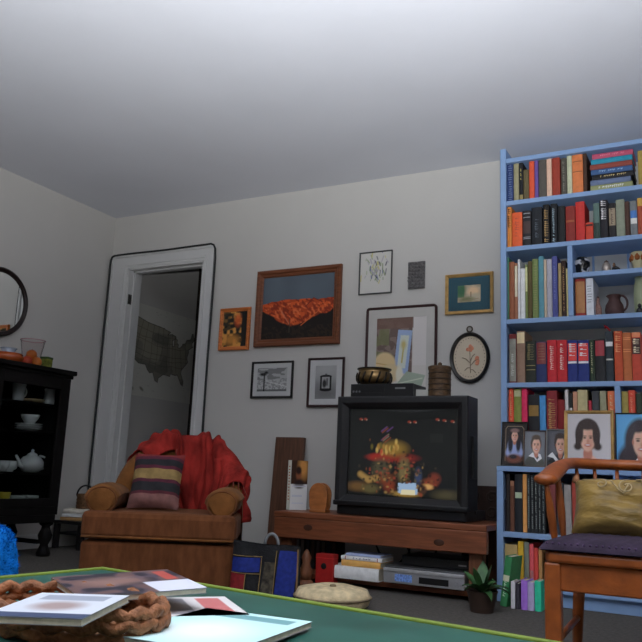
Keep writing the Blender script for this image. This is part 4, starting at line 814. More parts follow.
gb.location = (gp.x-.005, min(gp.y-.02, YL-.145), .003); gb.rotation_euler = (0, math.radians(7), math.radians(-8))
for k, (c, n, px, hh_) in enumerate([((120, 118, 122), 'white spined slim paperback', 517, .088), ((30, 28, 34), 'black slim paperback', 521.5, .082), ((96, 60, 130), 'purple paperback', 528, .098), ((104, 96, 122), 'lilac grey paperback', 534.5, .092), ((20, 120, 92), 'teal green paperback', 541.5, .1)]):
    q = PY(px, 590, YL-.09)
    tt = .03 if k > 1 else .02
    make_book(q.x-tt/2, q.x+tt/2, .0005, hh_+.03, YL-.17, .115, c, n+' on the floor before the bookcase, %s from left' % ORD[k], 'paperbacks on the floor', E=.25)

# ------------------------------------------------------------------ armchair with throw and cushion
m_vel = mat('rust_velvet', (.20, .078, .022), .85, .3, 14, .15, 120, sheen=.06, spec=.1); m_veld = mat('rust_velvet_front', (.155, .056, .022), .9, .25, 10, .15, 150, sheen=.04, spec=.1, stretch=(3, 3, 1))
A0 = PZ(153, 596.5, 0); RA = math.radians(30)
ac = thing('armchair', 'rust brown velvet armchair with rounded barrel back and rolled arms', 'armchair', (A0.x, A0.y, 0), (0, 0, RA))
# local frame: front face at y=0, chair extends to +y
ds = (Vector((A0.x, A0.y, 0))-Vector((C.x, C.y, 0))).length
W2 = 73.5/F*ds
zs1 = C.z-(534-464)/F*ds; zs2 = C.z-(507-463)/F*ds
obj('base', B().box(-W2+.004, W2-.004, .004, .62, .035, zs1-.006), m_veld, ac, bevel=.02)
for sx in (-1, 1):
    for sy in (.05, .56): obj('foot', B().lathe([(.022, 0), (.026, .02), (.026, .037)], 12, (sx*(W2-.06), sy, 0)), m_dark, ac)
def cush(x0, x1, y0, y1, za, zb, n=10, puff=.02):
    b = B()
    def fn(u, v): return (0, 0, 0)
    return b.box(x0, x1, y0, y1, za, zb)
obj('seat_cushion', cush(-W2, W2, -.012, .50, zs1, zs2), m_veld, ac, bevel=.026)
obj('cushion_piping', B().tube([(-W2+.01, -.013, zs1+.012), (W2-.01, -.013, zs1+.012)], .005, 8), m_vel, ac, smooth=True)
AX = W2*.80; BY0, BB = .30, .30; ztop = .57+(469-438)/F*(ds+.35)-.005; zarm = C.z-(484-463)/F*ds
def backpt(th_, t):                              # th_: -pi/2..pi/2 round the barrel, t: 0 inner bottom .. 1 outer bottom
    c_, s_ = math.cos(th_), math.sin(th_); top = zarm-.02+(ztop-zarm+.02)*max(0, c_)**.62; thick = .085
    zb_in, zb_out = zs1, .04; cx, cy = .025+AX*s_, BY0+BB*max(0, c_)**.9
    nx, ny = s_*.8, c_; L = math.hypot(nx, ny) or 1; nx /= L; ny /= L
    if t < .4: k = t/.4; z = zb_in+(top-thick*.5-zb_in)*k; off = -thick/2-.025*math.sin(PI*k); rec = .035*k
    elif t < .65: k = (t-.4)/.25; a = PI*k; z = top-thick*.5+thick*.5*math.sin(a); off = -thick/2*math.cos(a); rec = .035+.01*k
    else: k = (t-.65)/.35; z = top-thick*.5+(zb_out-top+thick*.5)*k; off = thick/2+.012*math.sin(PI*k); rec = .045*(1-k)
    off += .0
    return Vector((cx+nx*off, cy+ny*off+rec*1.2, z))
obj('back', B().grid(lambda u, v: backpt(-PI/2+PI*u, v), 44, 30), m_vel, ac, smooth=True)
def arm(s):
    b = B(); n = 22; rings = []
    ys = [-.0, .012, .03, .10, .2, .30, .38]
    for i, y in enumerate(ys):
        k = (0.72, .93, 1, 1, .98, .95, .9)[i]; cx = s*(W2-.075); rw, rh = .078*k, (zarm-zs2)*.62*k; cz_ = zs2+(zarm-zs2)*.42+.012*math.sin(y*8)
        rings.append([(cx+s*.012*math.sin(y*7)+rw*math.cos(2*PI*j/n)*(1.08 if math.sin(2*PI*j/n) > 0 else .9), y+.03, cz_+rh*math.sin(2*PI*j/n)) for j in range(n)])
    b.add([p_ for r_ in rings for p_ in r_], [(j*n+i, j*n+(i+1) % n, (j+1)*n+(i+1) % n, (j+1)*n+i) for j in range(len(ys)-1) for i in range(n)]+[tuple(range(n)), tuple(range((len(ys)-1)*n, len(ys)*n))])
    return b
for s in (-1, 1):
    ao = obj('arm', arm(s), m_vel, ac, smooth='auto')
    cx = s*(W2-.075); rw, rh = .078*.86, (zarm-zs2)*.62*.86
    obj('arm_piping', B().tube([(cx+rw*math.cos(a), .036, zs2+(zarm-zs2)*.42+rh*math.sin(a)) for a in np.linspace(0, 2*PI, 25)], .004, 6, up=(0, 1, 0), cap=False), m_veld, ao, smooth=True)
# striped cushion
sc_ = bpy.data.materials.new('striped_weave'); sc_.use_nodes = True; nt = sc_.node_tree; bs = nt.nodes['Principled BSDF']; bs.inputs['Roughness'].default_value = .9
tc = nt.nodes.new('ShaderNodeTexCoord'); sep = nt.nodes.new('ShaderNodeSeparateXYZ'); nt.links.new(tc.outputs['Generated'], sep.inputs[0]); rp = nt.nodes.new('ShaderNodeValToRGB'); rp.color_ramp.interpolation = 'CONSTANT'
stops = [(0, (.24, .11, .10)), (.20, (.10, .015, .025)), (.25, (.018, .018, .022)), (.40, (.09, .012, .03)), (.46, (.30, .20, .07)), (.64, (.10, .012, .03)), (.70, (.014, .014, .018)), (.82, (.10, .012, .03)), (.88, (.2, .02, .02))]
while len(rp.color_ramp.elements) < len(stops): rp.color_ramp.elements.new(.5)
for e_, (ps, cc) in zip(rp.color_ramp.elements, stops): e_.position = ps; e_.color = (*cc, 1)
nz = nt.nodes.new('ShaderNodeTexNoise'); nz.inputs['Scale'].default_value = 26; nt.links.new(tc.outputs['Object'], nz.inputs['Vector'])
mx = nt.nodes.new('ShaderNodeMixRGB'); mx.blend_type = 'OVERLAY'; mx.inputs[0].default_value = .55; nt.links.new(sep.outputs['Z'], rp.inputs[0]); nt.links.new(rp.outputs[0], mx.inputs[1]); nt.links.new(nz.outputs['Fac'], mx.inputs[2]); nt.links.new(mx.outputs[0], bs.inputs['Base Color'])
def pillow(w_, h_, d_, n=18, pinch=.10, wr=.0, seed=1):
    b = B(); rs = random.Random(seed); ph = [rs.uniform(0, 6) for _ in range(6)]
    def side(sg):
        def fn(u, v):
            a, c_ = 2*u-1, 2*v-1; e = ((1-a**4)*(1-c_**4)); x = a*w_/2*(1-pinch*(1-abs(c_)**2)*abs(a)**3*.6) ; z = c_*h_/2*(1-pinch*(1-abs(a)**2)*abs(c_)**3*.6)
            y = sg*d_/2*max(0, e)**.55 + wr*math.sin(a*9+ph[0]+3*c_)*e*sg + wr*.7*math.sin(c_*11+ph[1]+4*a)*e*sg; return (x, y, z+h_/2)
        return fn
    b.grid(side(-1), n, n); b.grid(side(1), n, n); return b
al = Matrix.Rotation(RA, 4, 'Z')
def aw(x, y, z): v = al @ Vector((x, y, z)); return (A0.x+v.x, A0.y+v.y, z)
sp = obj('striped_cushion', pillow(.25, .29, .12, wr=.004), sc_, None, aw(-.07, .21, zs2+.004), smooth=True, rot=(math.radians(-24), 0, RA)); tag(sp, 'striped woven cushion in tan, black and maroon on the armchair seat', 'cushion')
# red throw draped over the back
m_thr = mat('red_throw', (.27, .022, .017), .9, .5, 14, .6, 70, sheen=.0, stretch=(1, 1, .35), spec=.15)
def throwpt(u, v):
    th_ = math.radians(-58+u*146); lo = .30-.0*u
    lo = .37 if u < .30 else (.37-.30*min(1, (u-.30)/.07)); hi = .74+.05*math.sin(u*7)
    if u > .85: lo = .02+.1*(u-.85)
    t = lo+(hi-lo)*v; p_ = backpt(min(PI/2-.02, th_), t); q = backpt(min(PI/2-.02, th_)+.001, t)-p_; r_ = backpt(min(PI/2-.02, th_), t+.004)-p_
    n_ = q.cross(r_); n_ = n_.normalized() if n_.length > 1e-9 else Vector((0, -1, 0))
    if n_.y > 0 and t < .45: n_ = -n_
    if t >= .45 and n_.z < 0 and t < .6: n_ = -n_
    if t >= .6 and n_.y < 0: n_ = -n_
    f = .5+.5*math.sin(u*70+5*math.sin(v*6+u*4)+v*9); g = .5+.5*math.sin(u*27+v*11+2*math.sin(u*13+v*7))
    return p_+n_*(.010+.020*f*g+.014*g)+Vector((0, 0, .012*g*(1 if .35 < t < .7 else .3)))
tr = obj('throw_blanket', B().grid(throwpt, 130, 60), m_thr, None, (A0.x, A0.y, 0), smooth=True, rot=(0, 0, RA)); md = tr.modifiers.new('thick', 'SOLIDIFY'); md.thickness = .006; md.offset = 1
tag(tr, 'crumpled dark red throw draped over the back of the armchair', 'throw')
fb = B(); rs = random.Random(9)
for k in range(90):
    if k < 40: u = .40+.6*k/40; v = .0
    elif k < 60: u = 1.0; v = (k-40)/20
    else: u = .31+.07*(k-60)/30; v = .02+.1*rs.random()
    p0 = Vector(throwpt(min(1, u), v)); d_ = Vector((rs.uniform(-.4, .5), -.35-rs.random()*.3, -1)).normalized()*rs.uniform(.035, .06)
    fb.tube([p0, p0+d_*.5+Vector((0, -.008, .004)), p0+d_], .0024, 5)
fr = obj('fringe', fb, mat('throw_fringe', (.26, .05, .035), .9, .5, 30), tr, smooth=True); fr['kind'] = 'stuff'

# ------------------------------------------------------------------ dark display cabinet on the left wall
XC = .42
ye = PX(65.2, 440, XC).y; ztc = PX(40, 366, XC).z; zbc = PX(50, 515, XC).z; yo = ye+.012
m_eb = mat('ebony_wood', (.006, .005, .005), .6, .3, 5, .05, 30, stretch=(6, 2, 1), spec=.15)
LC = 1.15; yn = ye-LC
cb_ = thing('display_cabinet', 'black wooden glass-fronted display cabinet on turned legs at left wall', 'cabinet', (.0, ye, 0))
def cbx(name, x0, x1, y0, y1, za, zb, m=m_eb, bev=.004): return obj(name, B().box(x0, x1, y0-ye, y1-ye, za, zb), m, cb_, bevel=bev)
cbx('top_board', .016, XC+.035, yn-.035, yo, ztc-.028, ztc); cbx('cornice', .02, XC+.012, yn-.01, ye+.006, ztc-.05, ztc-.028)
cbx('side_panel', .02, XC, ye-.022, ye, zbc, ztc-.05); cbx('side_panel', .02, XC, yn, yn+.022, zbc, ztc-.05); cbx('back_panel', .018, .03, yn+.022, ye-.022, zbc, ztc-.05)
cbx('bottom_board', .03, XC-.002, yn+.022, ye-.022, zbc, zbc+.05)
zg = [PX(30, 402.5, XC-.12).z, PX(30, 431, XC-.12).z, PX(30, 472.5, XC-.12).z]
for z in zg: cbx('shelf', .03, XC-.05, yn+.022, ye-.022, z-.014, z)
m_cg = glassmat('cabinet_glass', (.8, .82, .82), .025)
ymid = (ye+yn)/2
for a, b_ in ((ye-.022, ymid+.002), (ymid-.002, yn+.022)):
    y0, y1 = min(a, b_), max(a, b_); st = .055; zA, zB = zbc+.05, ztc-.05
    dr = obj('door', B().box(XC-.02, XC+.002, y0-ye, y0+st-ye, zA, zB).box(XC-.02, XC+.002, y1-st-ye, y1-ye, zA, zB).box(XC-.02, XC+.002, y0+st-ye, y1-st-ye, zB-.07, zB).box(XC-.02, XC+.002, y0+st-ye, y1-st-ye, zA, zA+.05), m_eb, cb_, bevel=.003)
    obj('glass_pane', B().box(XC-.012, XC-.008, y0+st-ye-.004, y1-st-ye+.004, zA+.046, zB-.066), m_cg, dr)
    yk_ = (y0+.02) if y0 > ymid-.1 else (y1-.02); obj('knob', B().lathe([(.006, 0), (.006, .01), (.013, .016), (.012, .026), (.004, .03)], 14, (XC+.002, yk_-ye, (zA+zB)/2), Matrix.Rotation(PI/2, 4, 'Y')), mat('brass_knob', (.3, .2, .08), .35, metal=.8), dr, smooth=True)
cbx('apron', .03, XC-.004, yn+.01, ye-.01, zbc-.045, zbc)
lp = [(.036, 0), (.04, .02), (.03, .05), (.022, .075), (.034, .11), (.04, .14), (.026, .18), (.022, .2), (.038, .215), (.038, .23)]
ks = (zbc-.045)/.23
for lx in (XC-.055, .06):
    for ly in (ye-.03, yn+.05): obj('leg', B().lathe([(r_*1.1, z*ks) for r_, z in lp], 18, (lx, ly-ye, 0)), m_eb, cb_, smooth=True)
cbx('stretcher', XC-.075, XC-.045, yn+.08, ye-.08, .05, .075) if False else None
obj('stretcher', B().box(.08, XC-.08, -.065, -.035, .07, .095), m_eb, cb_, bevel=.004); obj('stretcher', B().box(.045, .075, -LC+.08, -.08, .07, .095), m_eb, cb_, bevel=.004)
# china inside: positions read on a plane a little behind the glass
m_chi = mat('white_china', (.66, .67, .66), .25, .03, spec=.5); XI_ = XC-.14
def cab(px, py, x=None): return PX(px, py, XI_ if x is None else x)
sc1 = lambda px0, px1, py: (cab(px1, py)-cab(px0, py)).length*.72
def china(name, label, cat, px, py_base_z, prof, r, h, extra=None, group='china in the cabinet', m=m_chi):
    q = cab(px, 440); e = thing(name, label, cat, (XI_, q.y, py_base_z+.0008), (0, 0, 0), group); obj('body', B().lathe([(a*r, b_*h) for a, b_ in prof], 24), m, e, smooth=True); return e
POTP = [(.5, 0), (.75, .08), (1, .35), (.98, .6), (.7, .85), (.45, .92), (.42, .95)]
e = china('teapot', 'white china teapot with curved spout on the third cabinet shelf', 'teapot', 34, zg[2], POTP, .075, .11)
obj('lid', B().lathe([(.034, .1), (.03, .112), (.012, .122), (.008, .126), (.011, .134), (.003, .142)], 18), m_chi, e, smooth=True)
obj('spout', B().tube([(0, -.055, .03), (0, -.09, .045), (0, -.105, .075), (0, -.125, .1)], [.018, .014, .01, .008], 10, up=(1, 0, 0)), m_chi, e, smooth=True)
obj('handle', B().tube([(0, .06+.075*math.sin(a), .06-.042*math.cos(a)) for a in np.linspace(.1, PI, 12)], .007, 8, up=(1, 0, 0)), m_chi, e, smooth=True)
e = china('milk_pitcher', 'white china pitcher with handle on the top cabinet shelf', 'pitcher', 45, zg[0], [(.75, 0), (.95, .05), (1, .3), (.85, .7), (.95, .97), (.9, 1), (.8, .7)], .038, .10)
obj('handle', B().tube([(0, .034+.045*math.sin(a), .055-.034*math.cos(a)) for a in np.linspace(.1, PI, 12)], .005, 8, up=(1, 0, 0)), m_chi, e, smooth=True); obj('spout', B().lathe([(.002, 0), (.014, .015), (.008, .024)], 10, (0, -.034, .078)), m_chi, e, smooth=True)
e = china('tall_cup', 'white tall china cup at the left on top cabinet shelf', 'cup', 13, zg[0], [(.6, 0), (.8, .08), (.85, .5), (1, .97), (.93, 1), (.8, .6)], .042, .11)
obj('handle', B().tube([(0, .034+.026*math.sin(a), .06-.03*math.cos(a)) for a in np.linspace(.1, PI, 10)], .005, 8, up=(1, 0, 0)), m_chi, e, smooth=True)
e = china('gold_tray', 'flat tan dish lying between white cups on cabinet shelf', 'dish', 28, zg[0], [(.7, 0), (1, .7), (1, 1), (.94, 1), (.7, .4)], .075, .022, m=mat('tan_china', (.36, .27, .15), .4))
z = zg[1]
for k in range(3):
    e = china('saucer', 'white saucer, %s from bottom under the cabinet bowl' % ORD[k], 'saucer', 27, z, [(.45, 0), (.6, .15), (1, .9), (1, 1), (.6, .4)], .085, .016); z += .014
    obj('foot_ring', B().lathe([(.04, -.0), (.04, .004), (.034, .004), (.034, 0)], 20), m_chi, e)
e = china('china_bowl', 'white flared china bowl on the pile of saucers', 'bowl', 27.5, z+.003, [(.35, 0), (.5, .06), (.85, .6), (1, 1), (.95, 1), (.8, .6), (.4, .15)], .06, .055)
obj('foot_ring', B().lathe([(.024, -.0), (.024, .006), (.018, .006)], 18), m_chi, e)
for k, px in enumerate((6, 13)):
    e = china('teacup', 'white china teacup %s the teapot on third cabinet shelf' % ('far left of', 'just left of')[k], 'cup', px, zg[2], [(.5, 0), (.55, .1), (.9, .5), (1, 1), (.95, 1), (.82, .5), (.4, .12)], .04, .065)
    obj('handle', B().tube([(0, .034+.018*math.sin(a), .036-.02*math.cos(a)) for a in np.linspace(.1, PI, 10)], .004, 8, up=(1, 0, 0)), m_chi, e, smooth=True)
zb_ = zbc+.05
e = china('yellow_cup', 'small yellow glass cup on the cabinet bottom', 'cup', 11, zb_, [(.7, 0), (.75, .1), (.9, .6), (1, 1), (.93, 1), (.7, .3)], .036, .08, m=mat('yellow_glaze', (.42, .33, .03), .3)); obj('foot_ring', B().lathe([(.027, 0), (.03, .005), (.02, .006)], 18), _mats['yellow_glaze'], e)
for k, px in enumerate((24, 36)):
    e = china('glass_dish', 'clear pressed glass dish %s on the cabinet bottom' % ('beside the yellow cup', 'nearest the cabinet corner')[k], 'dish', px, zb_, [(.5, 0), (.6, .1), (.95, .7), (1, 1), (.93, 1), (.8, .6), (.4, .15)], .055, .06, m=mat('milky_glass', (.32, .34, .33), .2, spec=.6)); obj('foot_ring', B().lathe([(.03, 0), (.03, .006), (.02, .006)], 18), _mats['milky_glass'], e)
# on the cabinet
def topc(px, py, x): return PX(px, py, x)
q = PX(7, 358, .2); m_og = mat('orange_glass', (.42, .085, .02), .15, .2, 10, spec=.7)
e = thing('orange_bowl', 'orange glass bowl at the left on the black cabinet', 'bowl', (.2, q.y, ztc+.001)); obj('body', B().lathe([(.04, 0), (.08, .02), (.1, .05), (.088, .07), (.08, .068), (.07, .03)], 28), m_og, e, smooth=True); obj('rim', B().lathe([(.086, .066), (.092, .07), (.088, .075), (.08, .07)], 28), m_og, e, smooth=True)
xg = .22; q0, q1 = PX(18, 362, xg), PX(43, 362, xg)
rg_ = (q1.y-q0.y)/2*.72; hg = (PX(30, 340, xg).z-ztc)
gv = thing('glass_vase', 'clear flared glass bowl holding red and orange fruit on cabinet', 'bowl', (xg, (q0.y+q1.y)/2, ztc+.001)); m_cl = glassmat('clear_glass', (.95, .93, .93))
obj('body', B().lathe([(rg_*.7, 0), (rg_*.75, .006), (rg_*.85, hg*.5), (rg_*1.08, hg), (rg_*1.05, hg), (rg_*.82, hg*.5), (rg_*.70, .010), (0.001, .010)], 32, cap=False), m_cl, gv, smooth=True); obj('rim', B().tube([(rg_*1.07*math.cos(a), rg_*1.07*math.sin(a), hg) for a in np.linspace(0, 2*PI, 33)], .003, 6, cap=False), mat('pink_rim', (.5, .3, .33), .2, spec=.6), gv, smooth=True)
rs = random.Random(6)
for k, (dx, dy, dz) in enumerate(((.0, -.04, .0), (.035, .025, .0), (-.04, .02, .0), (.0, .0, .045))):
    R_ = .035; o = obj('fruit', B().lathe([(.003, 0), (R_*.7, R_*.18), (R_, R_*.8), (R_*.9, R_*1.4), (R_*.45, R_*1.85), (.004, R_*1.8)], 18), mat('fruit_%d' % (k % 2), [(.5, .07, .03), (.55, .16, .03)][k % 2], .4, .2, 20), None, (xg+dx*rg_/.09, (q0.y+q1.y)/2+dy*rg_/.09, ztc+.012+dz), smooth=True)
    tag(o, ['red fruit at the left in the glass bowl', 'orange fruit at the right in the glass bowl', 'red fruit at the back of the glass bowl', 'orange fruit on top in the glass bowl'][k], 'fruit', 'fruit in the glass bowl'); obj('stem', B().tube([(0, 0, R_*1.78), (.002, .001, R_*2.05)], .0015, 5), m_dark, o)
q = PX(46, 364, .2); e = thing('green_tin', 'small green and yellow patterned tin right of the glass bowl', 'tin', (.2, q.y, ztc+.001), (0, 0, .25))
obj('body', B().box(-.03, .03, -.028, .028, 0, .085), mat('green_yellow_print', (.20, .22, .035), .45, .75, 28), e, bevel=.004); obj('lid', B().box(-.032, .032, -.03, .03, .083, .098), mat('tin_green', (.05, .10, .03), .4), e, bevel=.004)
q = PX(7, 351, .1); e = thing('blue_glass_vase', 'pale blue glass vase behind the orange bowl on cabinet', 'vase', (.09, q.y+.02, ztc+.001)); obj('body', B().lathe([(.03, 0), (.045, .02), (.04, .06), (.028, .09), (.05, .125), (.046, .125), (.024, .09)], 24), mat('pale_blue_glass', (.42, .48, .58), .15, .15, 20, spec=.6), e, smooth=True); obj('rim', B().tube([(.049*math.cos(a), .049*math.sin(a), .125) for a in np.linspace(0, 2*PI, 25)], .003, 6, cap=False), _mats['pale_blue_glass'], e, smooth=True)
# round mirror
P1, P2, P3 = [PX(*c) for c in ((26, 305), (1, 267.5), (1, 336.5))]
def circ(a, b, c_):
    ax, ay, bx2, by, cx, cy = a.y, a.z, b.y, b.z, c_.y, c_.z; D = 2*(ax*(by-cy)+bx2*(cy-ay)+cx*(ay-by))
    ux = ((ax*ax+ay*ay)*(by-cy)+(bx2*bx2+by*by)*(cy-ay)+(cx*cx+cy*cy)*(ay-by))/D; uy = ((ax*ax+ay*ay)*(cx-bx2)+(bx2*bx2+by*by)*(ax-cx)+(cx*cx+cy*cy)*(bx2-ax))/D
    return ux, uy, math.hypot(ax-ux, ay-uy)
my, mz, mr = circ(P1, P2, P3)
mi = thing('round_mirror', 'round wall mirror with dark wooden rim above the black cabinet', 'mirror', (0.003, my, mz)); RY = Matrix.Rotation(PI/2, 4, 'Y')
obj('rim', B().lathe([(mr, 0), (mr, .018), (mr-.010, .028), (mr-.022, .024), (mr-.032, .012), (mr-.032, 0)], 64, (0, 0, 0), RY, cap=False), wood('mirror_rim', (.016, .007, .006), .45), mi, smooth='auto')
obj('mirror_glass', B().lathe([(mr-.029, 0), (mr-.029, .010), (0.001, .010)], 64, (0, 0, 0), RY), mat('silvered_glass', (.82, .84, .84), .02, 0, metal=1), mi)

# ------------------------------------------------------------------ small dark table in the corner with books
tp = PZ(70, 562, 0); tx, ty = .17, -.22
cz0 = (PX(68, 521, tx).z)
m_tb = mat('black_table', (.012, .011, .012), .45)
st_ = thing('side_table', 'small black side table in the corner behind the armchair', 'table', (tx, ty, 0))
obj('table_top', B().box(-.13, .13, -.13, .13, cz0-.022, cz0), m_tb, st_, bevel=.003); obj('lower_board', B().box(-.11, .11, -.1, .1, .09, .105), m_tb, st_, bevel=.003)
for sx in (-1, 1):
    for sy in (-1, 1): obj('leg', B().box(sx*.11-.017, sx*.11+.017, sy*.11-.017, sy*.11+.017, 0, cz0-.022), m_tb, st_, bevel=.003)
zk = cz0+.0005
for k, (c, t, w_, n) in enumerate([((96, 70, 40), .022, .20, 'brown book at the bottom'), ((120, 124, 134), .024, .21, 'white book with blue edge in the middle'), ((116, 112, 104), .03, .18, 'pale cream book on top')]):
    o = make_book(-t/2, t/2, 0, w_, 0, .16, c, n+' of the pile on the corner table', 'books on the corner table', [('panel', .86, 1., (36, 50, 120))] if k == 1 else [], E=.2); o.rotation_euler = (0, PI/2, math.radians(32)); o.location = (tx-.075+.01*k, ty-.125, zk+t/2); zk += t+.0006
bk_ = thing('rattan_basket', 'small brown woven basket with dark handle on the corner books', 'basket', (tx+.01, ty-.0, zk+.001), (0, 0, .6)); m_rat = mat('rattan', (.20, .10, .045), .7, .4, 60, .4, 120)
bd = B()
for k in range(9): bd.lathe([(.052+.002*(k % 2), .011*k), (.056+.002*(k % 2), .011*k+.005), (.052+.002*(k % 2), .011*k+.011)], 24, cap=False)
obj('body', bd, m_rat, bk_, smooth=True); obj('bottom', B().lathe([(.053, 0), (.053, .004)], 24), m_rat, bk_); obj('handle', B().tube([(.056*math.cos(a), 0, .085+.07*math.sin(a)) for a in np.linspace(0, PI, 16)], .006, 8, up=(0, 1, 0)), m_tb, bk_, smooth=True)

# ------------------------------------------------------------------ patchwork bag by the bench
g0 = PZ(264, 603, 0); ga = math.radians(18)
wq = 66/F*((g0-C).length)*1.02; hq = .57-(536-470)/F*((g0-C).length)
bag = thing('patchwork_bag', 'black patchwork tote bag with blue and red patches beside armchair', 'bag', (g0.x, g0.y, 0), (0, 0, ga))
def bagpt(sg):
    def fn(u, v):
        a = 2*u-1; tp_ = hq*(1-.02*math.sin(u*5)-.08*u); e = (1-a**6); d_ = .06*(1-.55*v)*e**.5+.003; return (a*wq/2*(1-.03*v), sg*d_+.006*math.sin(u*11+v*5)*e*(.3+v), v*tp_)
    return fn
m_bag = mat('black_quilting', (.012, .012, .014), .85, .3, 40, .3, 160)
obj('body', B().grid(bagpt(-1), 24, 16).grid(bagpt(1), 24, 16), m_bag, bag, smooth=True)
def patch_on(name, u0, u1, v0, v1, m, skew=0., sk2=0.):
    f = bagpt(-1)
    def fn(a, b): u = u0+(u1-u0)*a+skew*b; v = v0+(v1-v0)*b+sk2*a; x, y, z = f(max(.01, min(.985, u)), max(0, min(.99, v))); return (x, y-.004, z)
    return obj(name, B().grid(fn, 7, 7), m, bag, smooth=True)
mB = mat('royal_blue_cloth', (.010, .024, .20), .8, .25, 60); mR = mat('red_cloth', (.25, .015, .02), .8, .25, 60); mG = mat('dark_brocade', (.06, .05, .035), .8, .7, 50)
patch_on('blue_patch', .03, .44, .5, .74, mB, 0, .04); patch_on('red_patch', .0, .24, .22, .48, mR); patch_on('red_patch', .0, .22, .0, .18, mR)
patch_on('blue_patch', .66, .93, .0, .92, mB, .06); patch_on('brocade_patch', .47, .64, .1, .72, mG, .04); patch_on('blue_patch', .5, .66, .0, .2, mB)
patch_on('tan_edge', .965, .995, .0, .96, mat('tan_binding', (.22, .13, .06), .8))
bd = B(); f = bagpt(-1)
for ua, va, ub, vb in ((.03, .77, .47, .8), (.45, .05, .46, .78), (.24, .02, .25, .5), (.65, .0, .68, .92), (.02, .49, .45, .51)):
    bd.tube([(lambda q: (q[0], q[1]-.005, q[2]))(f(ua+(ub-ua)*k/8, va+(vb-va)*k/8)) for k in range(9)], .0018, 5)
o = obj('stitching', bd, mat('gold_thread', (.3, .2, .07), .7), bag); o['kind'] = 'stuff'
obj('handle', B().tube([(-.03+.06*math.sin(a), .0, hq-.02+.07*math.sin(a)) if False else (.02+.03*math.cos(a), 0.0, hq*.955+.045*math.sin(a)) for a in np.linspace(PI, 0, 16)], .007, 8, up=(0, 1, 0), rb=.005), mat('grey_strap', (.24, .25, .26), .6), bag, smooth=True)
# cream round mat on the floor in front of the bench
mp0 = PZ(326, 606, 0)
cm = thing('round_cushion', 'flat round cream floor cushion in front of the bench', 'cushion', (mp0.x+.06, mp0.y-.06, 0))
obj('body', B().lathe([(.12, 0), (.155, .025), (.165, .055), (.15, .085), (.08, .10), (.01, .094)], 36), mat('cream_cloth', A(150, 136, 108, .42), .9, .25, 30, .2, 120), cm, smooth=True); obj('piping', B().tube([(.165*math.cos(a), .165*math.sin(a), .055) for a in np.linspace(0, 2*PI, 41)], .005, 6, cap=False), mat('tan_piping', (.26, .2, .12), .8), cm, smooth=True); obj('button', B().lathe([(.016, .092), (.012, .102), (.002, .104)], 14), _mats['tan_piping'], cm, smooth=True)

# ------------------------------------------------------------------ captain's chair with gold pillow
m_ch = wood('chair_wood', (.30, .078, .017), .32, (3, 3, 3)); RC = math.radians(2)
zse = .385; k0 = PZ(543.5, 558, zse-.02); k0.z = 0; SW = .28
rot = Matrix.Rotation(RC, 4, 'Z'); cloc = k0-(rot @ Vector((-SW, -.235, 0)))
chx = thing('captains_chair', 'brown wooden captain chair with curved arm rail and spindle back', 'chair', (cloc.x, cloc.y, 0), (0, 0, RC))
seat = [(-SW, -.22), (-SW+.015, -.238), (SW-.015, -.238), (SW, -.22), (SW-.02, .20), (SW-.05, .22), (-SW+.05, .22), (-SW+.02, .20)]
obj('seat', B().add([(x, y, z) for z in (zse-.03, zse) for x, y in seat], [tuple(range(7, -1, -1)), tuple(range(8, 16))]+[(i, (i+1) % 8, 8+(i+1) % 8, 8+i) for i in range(8)]), m_ch, chx, bevel=.008)
obj('seat_rail', B().box(-SW+.025, SW-.025, -.222, -.195, zse-.105, zse-.03), m_ch, chx, bevel=.005)
for s in (-1, 1):
    xl = s*(SW-.022)
    obj('seat_rail', B().box(xl-s*.012-.012, xl-s*.012+.012, -.195, .17, zse-.1, zse-.03), m_ch, chx, bevel=.004)
    obj('leg', B().box(xl-.022, xl+.022, -.232, -.188, 0, zse-.03), m_ch, chx, bevel=.006)
    obj('leg', B().tube([(xl*.9, .17, zse-.03), (xl*.97, .21, .18), (xl*1.02, .24, 0)], [.02, .018, .014], 12), m_ch, chx, smooth=True)
    obj('stretcher', B().tube([(xl, -.2, .14), (xl*.98, .21, .15)], .010, 10), m_ch, chx, smooth=True)
obj('seat_rail', B().box(-.23, .23, .16, .18, zse-.1, zse-.03), m_ch, chx, bevel=.004)
zr = PY(600, 464.5, cloc.y+.26).z; zar = PY(536, 479, cloc.y-.15).z
half = [(0, .27), (.05, .27), (.10, .268), (.14, .262), (.18, .25), (.215, .228), (.245, .195), (.266, .15), (.278, .10), (.284, .04), (.287, -.02), (.288, -.08), (.287, -.13), (.284, -.165), (.281, -.185)]
def rz_(y): k = min(1, max(0, (.20-y)/.36)); return zr+(zar-zr)*(k*k*(3-2*k))
path = [(-x, y, rz_(y)) for x, y in half[:0:-1]]+[(x, y, rz_(y)) for x, y in half]
NP = len(path); mid = NP//2
rail = obj('arm_rail', B().tube(path, [.022 if abs(i-mid) == mid else (.034 if abs(i-mid) > 8 else .026) for i in range(NP)], 14, rb=[.012 if abs(i-mid) == mid else (.018 if abs(i-mid) > 8 else .018) for i in range(NP)]), m_ch, chx, smooth=True)
m_sp = m_ch
def spin(p0, p1, r=.010):
    p0, p1 = Vector(p0), Vector(p1); return B().tube([p0.lerp(p1, t) for t in (0, .15, .3, .5, .7, .85, 1)], [r*.75, r*.9, r*1.15, r*1.3, r*1.1, r*.85, r*.7], 10)
for k in (-6, -4.4, -2.65, -.9, .9, 2.65, 4.4, 6):
    q_ = Vector(path[mid+int(math.floor(k))]).lerp(Vector(path[mid+int(math.floor(k))+1]), k-math.floor(k)); obj('spindle', spin((q_.x*.9, min(q_.y-.05, .205), zse-.005), (q_.x, q_.y, q_.z-.012), .008), m_sp, chx, smooth=True)
